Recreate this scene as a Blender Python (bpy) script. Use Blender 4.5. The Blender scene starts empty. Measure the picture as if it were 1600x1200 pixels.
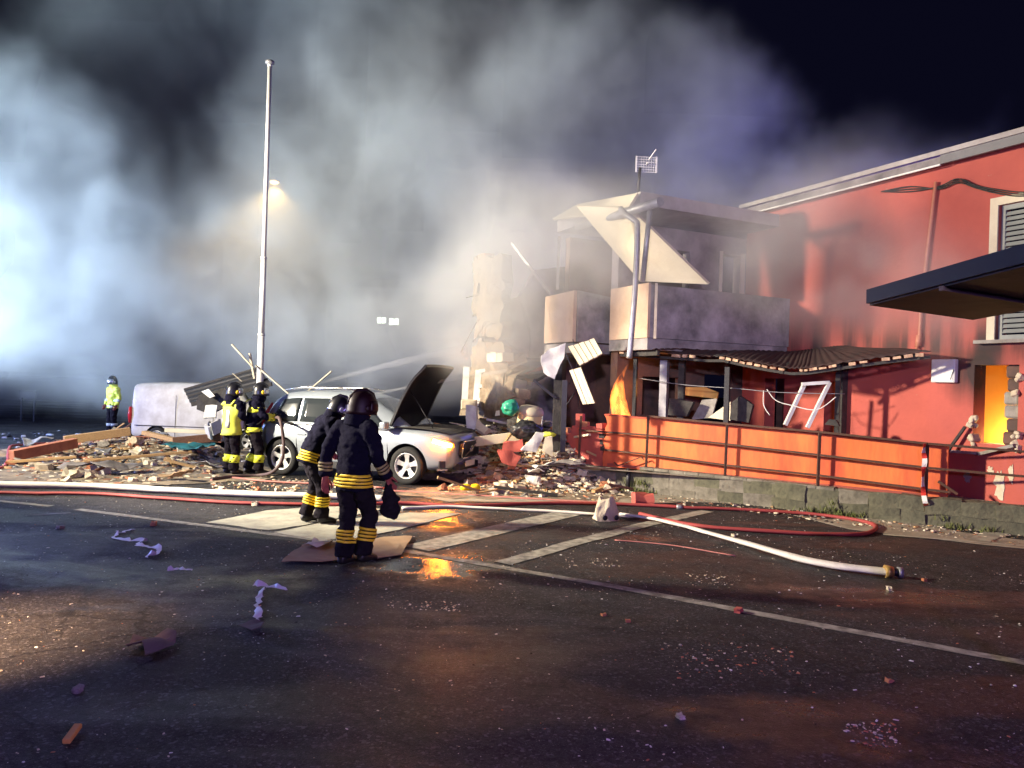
import bpy, bmesh, math, random
from math import radians as R, sin, cos, pi, sqrt
from mathutils import Vector, Matrix, noise as mn
from mathutils.bvhtree import BVHTree

random.seed(7)
SC = bpy.context.scene
COL = SC.collection

# ------------------------------------------------------------------ camera
F, H, TH = 1202.0, 2.05, R(1.8)          # focal length in photo pixels, eye height, roll
cam_d = bpy.data.cameras.new('camera'); cam = bpy.data.objects.new('camera', cam_d); COL.objects.link(cam)
cam_d.sensor_width = 36.0; cam_d.lens = F / 1600 * 36.0
cam_d.clip_start = 0.05; cam_d.clip_end = 600
cam.location = (0, 0, H); cam.rotation_euler = (R(90), -TH, 0)
SC.camera = cam

# ------------------------------------------------------------------ night sky
W = bpy.data.worlds.new('World'); SC.world = W; W.use_nodes = True
bg = W.node_tree.nodes['Background']
bg.inputs['Color'].default_value = (0.22, 0.22, 0.75, 1); bg.inputs['Strength'].default_value = 0.012

# ------------------------------------------------------------------ lamps
def lamp(name, kind, loc, power, color, target=None, size=0.3, angle=90, blend=0.3):
    d = bpy.data.lights.new(name, kind); d.energy = power; d.color = color
    if kind == 'SPOT':
        d.spot_size = R(angle); d.spot_blend = blend
    d.shadow_soft_size = size
    o = bpy.data.objects.new(name, d); COL.objects.link(o); o.location = loc
    if target is not None:
        o.rotation_euler = (Vector(target) - Vector(loc)).to_track_quat('-Z', 'Y').to_euler()
    return o
# floodlights out of view on the left, hung on the added fire engine's mast
lamp('mast_floodlight', 'SPOT', (-14.0, 10.5, 6.0), 36000, (1.0, 0.87, 0.66), (4.5, 13.6, 0.3), 0.5, 62, 1.0)
lamp('mast_floodlight', 'SPOT', (-14.2, 10.7, 6.0), 12500, (1.0, 0.90, 0.74), (-6.5, 17.2, 0.2), 0.5, 92, 0.8)
lamp('mast_floodlight', 'SPOT', (-14.2, 11.2, 6.2), 22000, (1.0, 0.93, 0.76), (-0.8, 24.0, 8.4), 0.5, 74, 1.0)  # extra head tilted up, added to brighten the middle of the smoke
# lavender fill added behind the camera to brighten the upper floor
lamp('upper_floor_fill', 'SPOT', (-1.0, -4.0, 4.6), 9000, (0.80, 0.72, 1.0), (4.0, 16.0, 4.9), 0.3, 36, 1.0)
# cool floodlight standing in the smoke further down the street
lamp('smoke_floodlight', 'SPOT', (-26.0, 19.0, 4.0), 52000, (0.68, 0.86, 1.0), (-13, 28.5, 9.0), 0.5, 76, 0.8)
# unseen blue emergency lights, placed to tint the road and smoke
lamp('blue_beacon', 'POINT', (3.0, -2.5, 3.0), 2200, (0.44, 0.27, 1.0), None, 0.2)
lamp('blue_beacon', 'POINT', (-6.9, 8.3, 3.3), 420, (0.32, 0.36, 1.0), None, 0.2)
lamp('blue_beacon', 'POINT', (-18.5, 18.5, 2.2), 4500, (0.22, 0.32, 1.0), None, 0.2)
lamp('blue_beacon', 'POINT', (13.0, 25.0, 5.5), 3000, (0.16, 0.15, 1.0), None, 0.2)
lamp('camera_side_fill', 'SPOT', (0.6, -2.0, 1.5), 900, (1.0, 0.86, 0.66), (-0.6, 12, 1.7), 0.2, 30, 0.9)  # fill added near the camera to brighten the reflective bands
lamp('yard_lamp', 'SPOT', (-6.6, 3.6, 3.0), 13000, (1.0, 0.60, 0.32), (-4.5, 5.5, 0), 0.15, 36, 1.0)

V = SC.view_settings
V.view_transform = 'Standard'; V.look = 'None'; V.exposure = 0.0; V.gamma = 1.0; V.use_curve_mapping = False
CY = SC.cycles
CY.use_denoising = True
try: CY.denoiser = 'OPENIMAGEDENOISE'
except Exception: pass
CY.max_bounces = 6; CY.diffuse_bounces = 3; CY.glossy_bounces = 3; CY.transmission_bounces = 4
CY.transparent_max_bounces = 8; CY.volume_bounces = 1
CY.caustics_reflective = False; CY.caustics_refractive = False
CY.sample_clamp_indirect = 4.0
CY.volume_step_rate = 3.0; CY.volume_max_steps = 160
CY.use_adaptive_sampling = True; CY.adaptive_threshold = 0.02

# ------------------------------------------------------------------ picture geometry -> world
def ray(px, py):
    u = px - 800.0; v = 600.0 - py
    return u*cos(TH) - v*sin(TH), u*sin(TH) + v*cos(TH)
def P(px, py, Y):
    x, y = ray(px, py); return Vector((x/F*Y, Y, H + y/F*Y))
def G(px, py, z=0.0):
    x, y = ray(px, py); Y = F*(z - H)/y; return Vector((x/F*Y, Y, z))

# ------------------------------------------------------------------ mesh helpers
class MB:
    """collects shapes, then links them as one mesh object"""
    def __init__(s): s.v = []; s.f = []; s.m = []; s.sm = []
    def add(s, vs, fs, mi=0, smooth=False, M=None):
        o = len(s.v)
        for p in vs:
            p = Vector(p)
            if M is not None: p = M @ p
            s.v.append(p)
        for f in fs:
            s.f.append([i+o for i in f]); s.m.append(mi); s.sm.append(smooth)
        return s
    def box(s, c, size, M=None, mi=0, rz=0, rot=None):
        hx, hy, hz = size[0]/2, size[1]/2, size[2]/2
        vs = [(-hx,-hy,-hz),(hx,-hy,-hz),(hx,hy,-hz),(-hx,hy,-hz),(-hx,-hy,hz),(hx,-hy,hz),(hx,hy,hz),(-hx,hy,hz)]
        T = Matrix.Translation(Vector(c))
        if rot is not None: T = T @ rot.to_matrix().to_4x4() if hasattr(rot, 'to_matrix') else T @ rot
        elif rz: T = T @ Matrix.Rotation(rz, 4, 'Z')
        if M is not None: T = M @ T
        return s.add(vs, [(0,3,2,1),(4,5,6,7),(0,1,5,4),(1,2,6,5),(2,3,7,6),(3,0,4,7)], mi, False, T)
    def bar(s, a, b, w, h=None, mi=0, up=(0,0,1)):
        """square bar between two points"""
        a = Vector(a); b = Vector(b); d = b - a; L = d.length
        if h is None: h = w
        z = d.normalized(); u = Vector(up)
        if abs(z.dot(u)) > 0.98: u = Vector((0,1,0))
        x = u.cross(z).normalized(); y = z.cross(x)
        vs = []
        for p in (a, b):
            for sx, sy in ((-1,-1),(1,-1),(1,1),(-1,1)):
                vs.append(p + x*sx*w/2 + y*sy*h/2)
        return s.add(vs, [(3,2,1,0),(4,5,6,7),(0,1,5,4),(1,2,6,5),(2,3,7,6),(3,0,4,7)], mi)
    def tube(s, pts, r, n=8, mi=0, caps=True, flat=1.0, smooth=True):
        pts = [Vector(p) for p in pts]; N = len(pts)
        rs = r if isinstance(r, (list, tuple)) else [r]*N
        rings = []; prev = None
        for i, p in enumerate(pts):
            t = (pts[min(i+1,N-1)] - pts[max(i-1,0)]).normalized()
            u = Vector((0,0,1)) if prev is None else prev
            if abs(t.dot(u)) > 0.97: u = Vector((1,0,0)) if prev is None or abs(t.x) < 0.9 else Vector((0,1,0))
            x = u.cross(t).normalized(); y = t.cross(x).normalized()
            if prev is not None or True: prev = y
            rings.append([p + (x*cos(2*pi*k/n) + y*sin(2*pi*k/n)*flat)*rs[i] for k in range(n)])
        return s.rings(rings, mi, caps, smooth)
    def rings(s, rings, mi=0, caps=True, smooth=True, closed=True):
        n = len(rings[0]); o = len(s.v)
        for r in rings: s.v += [Vector(p) for p in r]
        for i in range(len(rings)-1):
            for k in range(n if closed else n-1):
                a = o+i*n+k; b = o+i*n+(k+1) % n
                s.f.append([a, b, b+n, a+n]); s.m.append(mi); s.sm.append(smooth)
        if caps:
            s.f.append([o+k for k in range(n)][::-1]); s.m.append(mi); s.sm.append(False)
            q = o+(len(rings)-1)*n
            s.f.append([q+k for k in range(n)]); s.m.append(mi); s.sm.append(False)
        return s
    def lathe(s, prof, n=24, mi=0, M=None, smooth=True):
        """prof: (radius, height) pairs turned about z"""
        o = len(s.v)
        for r, z in prof:
            for k in range(n):
                p = Vector((r*cos(2*pi*k/n), r*sin(2*pi*k/n), z))
                s.v.append(M @ p if M is not None else p)
        for i in range(len(prof)-1):
            for k in range(n):
                a = o+i*n+k; b = o+i*n+(k+1) % n
                s.f.append([a, b, b+n, a+n]); s.m.append(mi); s.sm.append(smooth)
        return s
    def plate(s, pts, thick, mi=0, nrm=None):
        """flat polygon given its thickness"""
        pts = [Vector(p) for p in pts]; n = len(pts)
        if nrm is None:
            nrm = Vector((0,0,0))
            for i in range(n):
                a, b = pts[i], pts[(i+1) % n]
                nrm += a.cross(b)
            nrm.normalize()
        nrm = Vector(nrm)*thick/2
        vs = [p+nrm for p in pts] + [p-nrm for p in pts]
        fs = [list(range(n)), list(range(2*n-1, n-1, -1))] + [[i, n+i, n+(i+1) % n, (i+1) % n] for i in range(n)]
        return s.add(vs, fs, mi)
    def build(s, name, mats, parent=None, recalc=True):
        me = bpy.data.meshes.new(name)
        me.from_pydata([tuple(v) for v in s.v], [], s.f)
        if not isinstance(mats, (list, tuple)): mats = [mats]
        for m in mats: me.materials.append(m)
        me.polygons.foreach_set('material_index', s.m)
        me.polygons.foreach_set('use_smooth', s.sm)
        if recalc:
            bm = bmesh.new(); bm.from_mesh(me); bmesh.ops.recalc_face_normals(bm, faces=bm.faces); bm.to_mesh(me); bm.free()
        me.update()
        return link(name, me, parent)
def link(name, data, parent=None):
    o = bpy.data.objects.new(name, data); COL.objects.link(o)
    if parent is not None: o.parent = parent
    return o
def empty(name, loc=(0,0,0), rz=0.0, label=None, cat=None, group=None):
    o = bpy.data.objects.new(name, None); COL.objects.link(o); o.empty_display_size = 0.2
    o.location = loc; o.rotation_euler = (0, 0, rz)
    return tag(o, label, cat, group)
def tag(o, label=None, cat=None, group=None, kind=None):
    if label: o['label'] = label
    if cat: o['category'] = cat
    if group: o['group'] = group
    if kind: o['kind'] = kind
    return o
def smooth_path(pts, k=6):
    pts = [Vector(p) for p in pts]; out = []
    for i in range(len(pts)-1):
        p0 = pts[max(i-1,0)]; p1 = pts[i]; p2 = pts[i+1]; p3 = pts[min(i+2,len(pts)-1)]
        for j in range(k):
            t = j/k
            out.append(0.5*((2*p1) + (p2-p0)*t + (2*p0-5*p1+4*p2-p3)*t*t + (3*p1-p0-3*p2+p3)*t**3))
    out.append(pts[-1]); return out
def bevel(o, w, seg=1):
    """real bevel, applied to the mesh"""
    bm = bmesh.new(); bm.from_mesh(o.data)
    bmesh.ops.remove_doubles(bm, verts=bm.verts, dist=1e-5)
    ed = [e for e in bm.edges if len(e.link_faces) == 2 and e.calc_face_angle(0) > 0.5]
    bmesh.ops.bevel(bm, geom=ed, offset=w, segments=seg, profile=0.5, affect='EDGES', clamp_overlap=True)
    bm.to_mesh(o.data); bm.free(); return o
def baked(o):
    """apply the modifiers of o"""
    dg = bpy.context.evaluated_depsgraph_get()
    me = bpy.data.meshes.new_from_object(o.evaluated_get(dg))
    o.modifiers.clear(); old = o.data; o.data = me; me.name = old.name
    return o

# ------------------------------------------------------------------ materials
def mat(name, col, rough=0.7, metal=0.0, col2=None, scale=6.0, amt=0.5, bump=0.0, bscale=30.0, detail=6.0, stretch=None,
        spec=0.5, soot=None, emit=None, estr=1.0, coat=0.0, alpha=1.0, sub=0.0):
    m = bpy.data.materials.new(name); m.use_nodes = True
    nt = m.node_tree; N = nt.nodes; L = nt.links
    b = N['Principled BSDF']
    b.inputs['Base Color'].default_value = (*col, 1); b.inputs['Roughness'].default_value = rough
    b.inputs['Metallic'].default_value = metal; b.inputs['Specular IOR Level'].default_value = spec
    b.inputs['Coat Weight'].default_value = coat; b.inputs['Alpha'].default_value = alpha
    if emit: b.inputs['Emission Color'].default_value = (*emit, 1); b.inputs['Emission Strength'].default_value = estr
    tc = N.new('ShaderNodeTexCoord'); co = tc.outputs['Object']
    if stretch:
        mp = N.new('ShaderNodeMapping'); L.new(co, mp.inputs[0]); mp.inputs['Scale'].default_value = stretch; co = mp.outputs[0]
    if col2 is not None:
        n = N.new('ShaderNodeTexNoise'); n.inputs['Scale'].default_value = scale; n.inputs['Detail'].default_value = detail
        n.inputs['Roughness'].default_value = 0.65
        L.new(co, n.inputs['Vector'])
        r = N.new('ShaderNodeMapRange'); L.new(n.outputs['Fac'], r.inputs[0])
        r.inputs[1].default_value = 0.5-0.25/max(amt,0.05)*0.5; r.inputs[2].default_value = 0.5+0.25/max(amt,0.05)*0.5
        mx = N.new('ShaderNodeMix'); mx.data_type = 'RGBA'
        mx.inputs[6].default_value = (*col, 1); mx.inputs[7].default_value = (*col2, 1)
        L.new(r.outputs[0], mx.inputs[0]); L.new(mx.outputs[2], b.inputs['Base Color'])
    if bump:
        n2 = N.new('ShaderNodeTexNoise'); n2.inputs['Scale'].default_value = bscale; n2.inputs['Detail'].default_value = 8
        L.new(co, n2.inputs['Vector'])
        bp = N.new('ShaderNodeBump'); bp.inputs['Strength'].default_value = bump; bp.inputs['Distance'].default_value = 0.02
        L.new(n2.outputs['Fac'], bp.inputs['Height']); L.new(bp.outputs[0], b.inputs['Normal'])
    return m
# ------------------------------------------------------------------ materials used in several places
M = {}
M['plaster']  = mat('plaster', (0.66,0.58,0.42), 0.9, col2=(0.42,0.34,0.24), scale=3, amt=0.6, bump=0.5, bscale=25)
M['cream']    = mat('cream', (0.72,0.66,0.48), 0.8, col2=(0.55,0.48,0.33), scale=2, amt=0.5, bump=0.15)
M['white']    = mat('white', (0.76,0.76,0.72), 0.55, col2=(0.55,0.53,0.48), scale=4, amt=0.5, bump=0.1)
M['concrete'] = mat('concrete', (0.33,0.31,0.27), 0.9, col2=(0.20,0.18,0.15), scale=5, amt=0.7, bump=0.6, bscale=20)
M['brick']    = mat('brick', (0.48,0.19,0.09), 0.9, col2=(0.34,0.12,0.06), scale=8, amt=0.7, bump=0.4, bscale=40)
M['timber']   = mat('timber', (0.52,0.34,0.15), 0.75, col2=(0.33,0.20,0.09), scale=4, amt=0.7, stretch=(1,12,12), bump=0.3, bscale=12)
M['dark_timber'] = mat('dark_timber', (0.24,0.11,0.06), 0.75, col2=(0.12,0.06,0.035), scale=4, amt=0.7, stretch=(1,12,12), bump=0.3, bscale=12)
M['char']     = mat('char', (0.02,0.018,0.017), 0.85, col2=(0.05,0.045,0.04), scale=9, amt=0.7, bump=0.5, bscale=25)
M['black']    = mat('black', (0.012,0.012,0.014), 0.45, bump=0.05)
M['rust']     = mat('rust', (0.045,0.022,0.014), 0.8, col2=(0.10,0.04,0.02), scale=20, amt=0.7, bump=0.3, bscale=60)
M['grey_metal'] = mat('grey_metal', (0.36,0.36,0.37), 0.45, 0.4, col2=(0.22,0.22,0.22), scale=6, amt=0.6, bump=0.1)
M['dark_metal'] = mat('dark_metal', (0.035,0.035,0.04), 0.5, 0.3, col2=(0.02,0.018,0.017), scale=6, amt=0.6, bump=0.2)

# ------------------------------------------------------------------ ground
POOLS = [((690,808),.75,.8,1),((685,886),.85,.55,1),((720,1010),1.3,.6,.22),((90,890),2.6,.7,.45),((480,955),1.6,.5,.3),((60,842),2.0,.8,.3),((840,836),1.6,.5,.6),((1250,1130),.9,.4,.5),((1350,930),1.6,.35,.5)]
def asphalt():
    m = bpy.data.materials.new('asphalt'); m.use_nodes = True
    nt = m.node_tree; N = nt.nodes; L = nt.links; b = N['Principled BSDF']
    tc = N.new('ShaderNodeTexCoord'); co = tc.outputs['Object']
    def noise(scale, detail=6, rough=0.6, vec=None, dist=0.0):
        n = N.new('ShaderNodeTexNoise'); n.inputs['Scale'].default_value = scale; n.inputs['Detail'].default_value = detail
        n.inputs['Roughness'].default_value = rough; n.inputs['Distortion'].default_value = dist
        L.new(vec or co, n.inputs['Vector']); return n.outputs['Fac']
    def rng(x, a, c, d=0.0, e=1.0):
        r = N.new('ShaderNodeMapRange'); L.new(x, r.inputs[0])
        for i, v in enumerate((a, c, d, e)): r.inputs[i+1].default_value = v
        return r.outputs[0]
    def math(op, x, y):
        n = N.new('ShaderNodeMath'); n.operation = op
        for i, v in enumerate((x, y)):
            if isinstance(v, (int, float)): n.inputs[i].default_value = v
            else: L.new(v, n.inputs[i])
        return n.outputs[0]
    def mixc(f, a, c):
        mx = N.new('ShaderNodeMix'); mx.data_type = 'RGBA'; L.new(f, mx.inputs[0])
        for i, v in ((6, a), (7, c)):
            if isinstance(v, tuple): mx.inputs[i].default_value = (*v, 1)
            else: L.new(v, mx.inputs[i])
        return mx.outputs[2]
    # cracks: warped cell borders, broken up by a mask
    wv = N.new('ShaderNodeTexNoise'); wv.inputs['Scale'].default_value = 1.7; wv.inputs['Detail'].default_value = 9; wv.inputs['Roughness'].default_value = .72; L.new(co, wv.inputs['Vector'])
    ad = N.new('ShaderNodeVectorMath'); ad.operation = 'MULTIPLY_ADD'
    L.new(wv.outputs['Color'], ad.inputs[0]); ad.inputs[1].default_value = (0.55,0.55,0); L.new(co, ad.inputs[2])
    vo = N.new('ShaderNodeTexVoronoi'); vo.feature = 'DISTANCE_TO_EDGE'; vo.inputs['Scale'].default_value = 0.9
    L.new(ad.outputs[0], vo.inputs['Vector'])
    vo2 = N.new('ShaderNodeTexVoronoi'); vo2.feature = 'DISTANCE_TO_EDGE'; vo2.inputs['Scale'].default_value = 3.2
    L.new(ad.outputs[0], vo2.inputs['Vector'])
    mask = rng(noise(0.55, 3), 0.44, 0.54)
    mask2 = rng(noise(0.8, 3, vec=ad.outputs[0]), 0.47, 0.57)
    cr = math('MULTIPLY', rng(vo.outputs['Distance'], 0.0, 0.013, 1, 0), mask)
    cr2 = math('MULTIPLY', rng(vo2.outputs['Distance'], 0.0, 0.022, 1, 0), mask2)
    crack = math('MAXIMUM', cr, cr2)
    big = noise(0.35, 5, 0.6); fine = noise(90, 3, 0.7); mid = noise(9, 6, 0.7)
    c = mixc(rng(big, 0.4, 0.62), (0.013,0.0135,0.017), (0.023,0.0225,0.026))
    c = mixc(rng(mid, 0.35, 0.75), c, (0.038,0.034,0.032))
    c = mixc(rng(fine, 0.58, 0.66), c, (0.15,0.14,0.13))
    c = mixc(rng(noise(34, 3, 0.7), 0.64, 0.70), c, (0.17,0.16,0.15))
    # dusty film trodden in around the wreckage
    dust = rng(noise(1.6, 8, 0.7), 0.58, 0.82, 0, 0.2)
    c = mixc(dust, c, (0.13,0.105,0.08))
    vc = N.new('ShaderNodeTexVoronoi'); vc.inputs['Scale'].default_value = 52; L.new(co, vc.inputs['Vector'])
    sxyz = N.new('ShaderNodeSeparateXYZ'); L.new(vc.outputs['Color'], sxyz.inputs[0])
    c = mixc(rng(sxyz.outputs['X'], 0.45, 0.9, 0, 0.75), c, (0.006,0.006,0.007))
    c = mixc(rng(sxyz.outputs['Y'], 0.86, 0.97, 0, 0.9), c, (0.10,0.10,0.11))
    c = mixc(rng(noise(2.7, 5, 0.7), 0.52, 0.62, 0, 0.6), c, (0.008,0.008,0.009))
    c = mixc(crack, c, (0.003,0.003,0.003))
    gn_ = noise(1.9, 6, 0.62)
    pool = None
    for poly, kx, ky, ks in POOLS:
        p = G(*poly); q = N.new('ShaderNodeVectorMath'); q.operation = 'SUBTRACT'; L.new(co, q.inputs[0]); q.inputs[1].default_value = (p.x, p.y, 0)
        q2 = N.new('ShaderNodeVectorMath'); q2.operation = 'MULTIPLY'; L.new(q.outputs[0], q2.inputs[0]); q2.inputs[1].default_value = (1/kx, 1/ky, 0)
        q3 = N.new('ShaderNodeVectorMath'); q3.operation = 'LENGTH'; L.new(q2.outputs[0], q3.inputs[0])
        e = rng(math('ADD', q3.outputs['Value'], math('MULTIPLY', math('SUBTRACT', gn_, 0.5), 2.6)), 1.15, 0.55, 0.0, ks)
        pool = e if pool is None else math('MAXIMUM', pool, e)
    c = mixc(math('MULTIPLY', pool, 0.75), c, (0.012,0.012,0.014))
    L.new(c, b.inputs['Base Color'])
    # water film: long, shallow patches that follow the fall of the road
    mp = N.new('ShaderNodeMapping'); L.new(co, mp.inputs[0]); mp.inputs['Scale'].default_value = (0.30,0.75,1); mp.inputs['Rotation'].default_value = (0,0,R(25))
    wet = rng(noise(1.0, 4, 0.55, mp.outputs[0], 0.6), 0.47, 0.58)
    ro = math('ADD', math('MULTIPLY', wet, -0.24), 0.68)
    ro = math('ADD', ro, math('MULTIPLY', rng(mid, 0.4, 0.7), 0.12))
    ro = math('MAXIMUM', math('SUBTRACT', ro, math('MULTIPLY', pool, 0.55)), 0.13)
    L.new(ro, b.inputs['Roughness']); L.new(rng(pool, 0, 1, 0.28, 0.5), b.inputs['Specular IOR Level'])
    agg = noise(38, 4, 0.75)
    h = math('ADD', math('MULTIPLY', fine, 0.5), math('ADD', math('MULTIPLY', mid, 0.18), math('MULTIPLY', agg, 0.7)))
    h = math('SUBTRACT', h, math('MULTIPLY', crack, 0.8))
    bp = N.new('ShaderNodeBump'); bp.inputs['Distance'].default_value = 0.03
    L.new(math('MULTIPLY', rng(wet, 0, 1, 1.0, 0.45), rng(pool, 0, 1, 1, 0.12)), bp.inputs['Strength']); L.new(h, bp.inputs['Height']); L.new(bp.outputs[0], b.inputs['Normal'])
    return m
M['asphalt'] = asphalt()
gr = MB(); gr.add([(-150,-30,0),(150,-30,0),(150,220,0),(-150,220,0)], [(0,1,2,3)]); 
tag(gr.build('road', M['asphalt']), kind='structure')

# ------------------------------------------------------------------ smoke: one fog volume, billows shaped by a warped sum of puffs
def px_puff(px, py, Y, rx, ry, rd, w):
    c = P(px, py, Y); k = Y/F
    return (c, (rx*k, rd, ry*k), w)
PUFFS = [
    px_puff( -80, 340, 27, 360, 310, 6.0, 1.5),
    px_puff( 130, 470, 26, 330, 180, 5.0, 0.9),
    px_puff( 120, 570, 29, 460,  80, 4.0, 0.60),
    px_puff( 380, 430, 27, 330, 230, 5.0, 0.62),
    px_puff( 300, 140, 31, 480, 230, 6.0, 0.34),
    px_puff( 560, 330, 27, 280, 290, 5.0, 0.70),
    px_puff( 600, 520, 25, 300, 130, 4.0, 0.60),
    px_puff( 620, 120, 29, 300, 240, 5.0, 0.55),
    px_puff( 780, 350, 23, 250, 230, 4.5, 0.65),
    px_puff( 870, 160, 25, 240, 190, 5.0, 0.62),
    px_puff( 700, 480, 20, 150, 120, 2.5, 0.40),
    px_puff( 780, 470, 15.5, 150, 180, 1.1, 3.0),
    px_puff( 775, 430, 15.9, 110, 100, 0.9, 2.2),
    px_puff( 810, 340, 16.3, 160, 120, 1.6, 1.3),
    px_puff( 920, 390, 13.9, 160, 150, 0.9, 1.5),
    px_puff(1060, 330, 13.8, 170, 100, 0.8, 1.1),
    px_puff(1070, 190, 25, 160, 170, 4.0, 0.55),
    px_puff(1180, 280, 21, 180, 110, 3.0, 0.60),
    px_puff(1390, 260, 20, 200, 100, 3.0, 0.40),
    px_puff(1130, 410, 14.2, 150, 120, 0.9, 1.5),
    px_puff(1300, 380, 12.8, 190, 190, 1.4, 1.1),
    px_puff(1430, 420, 11.8, 150, 150, 0.9, 0.9),
    px_puff(1500, 500, 11.0, 80, 90, 0.7, 0.45),
]
def make_smoke():
    vol = bpy.data.volumes.new('smoke'); o = link('smoke', vol)
    ng = bpy.data.node_groups.new('smoke_nodes', 'GeometryNodeTree')
    ng.interface.new_socket('Geometry', in_out='INPUT', socket_type='NodeSocketGeometry')
    ng.interface.new_socket('Geometry', in_out='OUTPUT', socket_type='NodeSocketGeometry')
    N = ng.nodes; L = ng.links
    out = N.new('NodeGroupOutput')
    pos = N.new('GeometryNodeInputPosition').outputs[0]
    def vm(op, a, b=None, c=None):
        n = N.new('ShaderNodeVectorMath'); n.operation = op
        for i, v in enumerate((a, b, c)):
            if v is None: continue
            if isinstance(v, (tuple, Vector)): n.inputs[i].default_value = tuple(v)
            else: L.new(v, n.inputs[i])
        return n.outputs['Value'] if op == 'LENGTH' else n.outputs['Vector']
    def ma(op, a, b=0.0, c=0.0):
        n = N.new('ShaderNodeMath'); n.operation = op
        for i, v in enumerate((a, b, c)):
            if isinstance(v, (int, float)): n.inputs[i].default_value = v
            else: L.new(v, n.inputs[i])
        return n.outputs[0]
    def noise(vec, scale, detail, rough):
        n = N.new('ShaderNodeTexNoise'); n.inputs['Scale'].default_value = scale; n.inputs['Detail'].default_value = detail
        n.inputs['Roughness'].default_value = rough; L.new(vec, n.inputs['Vector']); return n
    def smooth(x, a, b, c=0.0, d=1.0):
        r = N.new('ShaderNodeMapRange'); r.interpolation_type = 'SMOOTHSTEP'; L.new(x, r.inputs[0])
        for i, v in enumerate((a, b, c, d)): r.inputs[i+1].default_value = v
        return r.outputs[0]
    w1 = noise(pos, 0.16, 4, 0.55)
    warped = vm('ADD', pos, vm('MULTIPLY', vm('SUBTRACT', w1.outputs['Color'], (0.5,0.5,0.5)), (9.0,6.0,8.0)))
    w2 = noise(pos, 0.55, 3, 0.55)
    warped = vm('ADD', warped, vm('MULTIPLY', vm('SUBTRACT', w2.outputs['Color'], (0.5,0.5,0.5)), (2.0,2.0,2.0)))
    w3 = noise(pos, 1.4, 3, 0.6)
    warped = vm('ADD', warped, vm('MULTIPLY', vm('SUBTRACT', w3.outputs['Color'], (0.5,0.5,0.5)), (1.1,1.1,1.1)))
    warpn = vm('ADD', pos, vm('MULTIPLY', vm('SUBTRACT', w2.outputs['Color'], (0.5,0.5,0.5)), (1.6,1.0,1.6)))
    total = None
    for c, r, w in PUFFS:
        src = warped if c.y > 18.5 else warpn
        q = vm('MULTIPLY', vm('SUBTRACT', src, tuple(c)), (1/r[0], 1/r[1], 1/r[2]))
        f = smooth(vm('LENGTH', q), 0.15, 1.0, w, 0.0)
        total = f if total is None else ma('ADD', total, f)
    n3 = noise(warped, 0.42, 6, 0.6)
    tex = smooth(n3.outputs['Fac'], 0.34, 0.64, 0.22, 1.5)
    d = ma('MULTIPLY', total, tex)
    sx = N.new('ShaderNodeSeparateXYZ'); L.new(pos, sx.inputs[0])
    d = ma('MULTIPLY', d, smooth(sx.outputs['Z'], -0.4, 2.0))
    d = ma('MAXIMUM', ma('SUBTRACT', d, 0.006), 0.0)
    vc = N.new('GeometryNodeVolumeCube'); L.new(d, vc.inputs['Density'])
    lo, hi, step = (-30.0,9.5,0.2), (12.0,38.0,24.0), 0.23
    vc.inputs['Min'].default_value = lo; vc.inputs['Max'].default_value = hi
    for ax, k in zip('XYZ', range(3)): vc.inputs['Resolution '+ax].default_value = int((hi[k]-lo[k])/step)
    sm = N.new('GeometryNodeSetMaterial'); L.new(vc.outputs[0], sm.inputs[0])
    m = bpy.data.materials.new('smoke'); m.use_nodes = True; nt = m.node_tree; nt.nodes.clear()
    pv = nt.nodes.new('ShaderNodeVolumePrincipled'); mo = nt.nodes.new('ShaderNodeOutputMaterial')
    pv.inputs['Color'].default_value = (0.80,0.82,0.80,1); pv.inputs['Density'].default_value = 0.55
    pv.inputs['Anisotropy'].default_value = 0.1
    nt.links.new(pv.outputs[0], mo.inputs['Volume'])
    sm.inputs['Material'].default_value = m
    L.new(sm.outputs[0], out.inputs[0])
    md = o.modifiers.new('smoke', 'NODES'); md.node_group = ng
    vol.materials.append(m)
    return tag(o, 'pale smoke billowing up from the wrecked building', kind='stuff')
make_smoke()
# ------------------------------------------------------------------ house frame
WORLD = set()
def wempty(name, loc, label=None, cat=None, group=None):
    """a thing whose parts are given in world coordinates"""
    o = empty(name, loc, 0, label, cat, group); WORLD.add(o.name); return o
_link0 = link
def link(name, data, parent=None):
    o = bpy.data.objects.new(name, data); COL.objects.link(o)
    if parent is not None:
        o.parent = parent
        if parent.name in WORLD: o.matrix_parent_inverse = Matrix.Translation(-Vector(parent.location)); 
    return o
D1 = Vector((-0.44, 0.898, 0)).normalized(); D2 = Vector((D1.y, -D1.x, 0)); I0 = Vector((5.8, 16.3, 0))
def HP(s, t, z): return I0 - D2*s - D1*t + Vector((0,0,z))      # s out from the red facade, t along it towards the viewer
def PL(px, py, o, n):
    """where the line of sight through a pixel meets a plane"""
    x, y = ray(px, py); d = Vector((x/F, 1, y/F)); e = Vector((0,0,H)); return e + d*((Vector(o)-e).dot(n)/d.dot(n))
def FT(px, py):
    p = PL(px, py, I0, D2); q = p - I0; return -q.dot(D1), p.z
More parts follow.
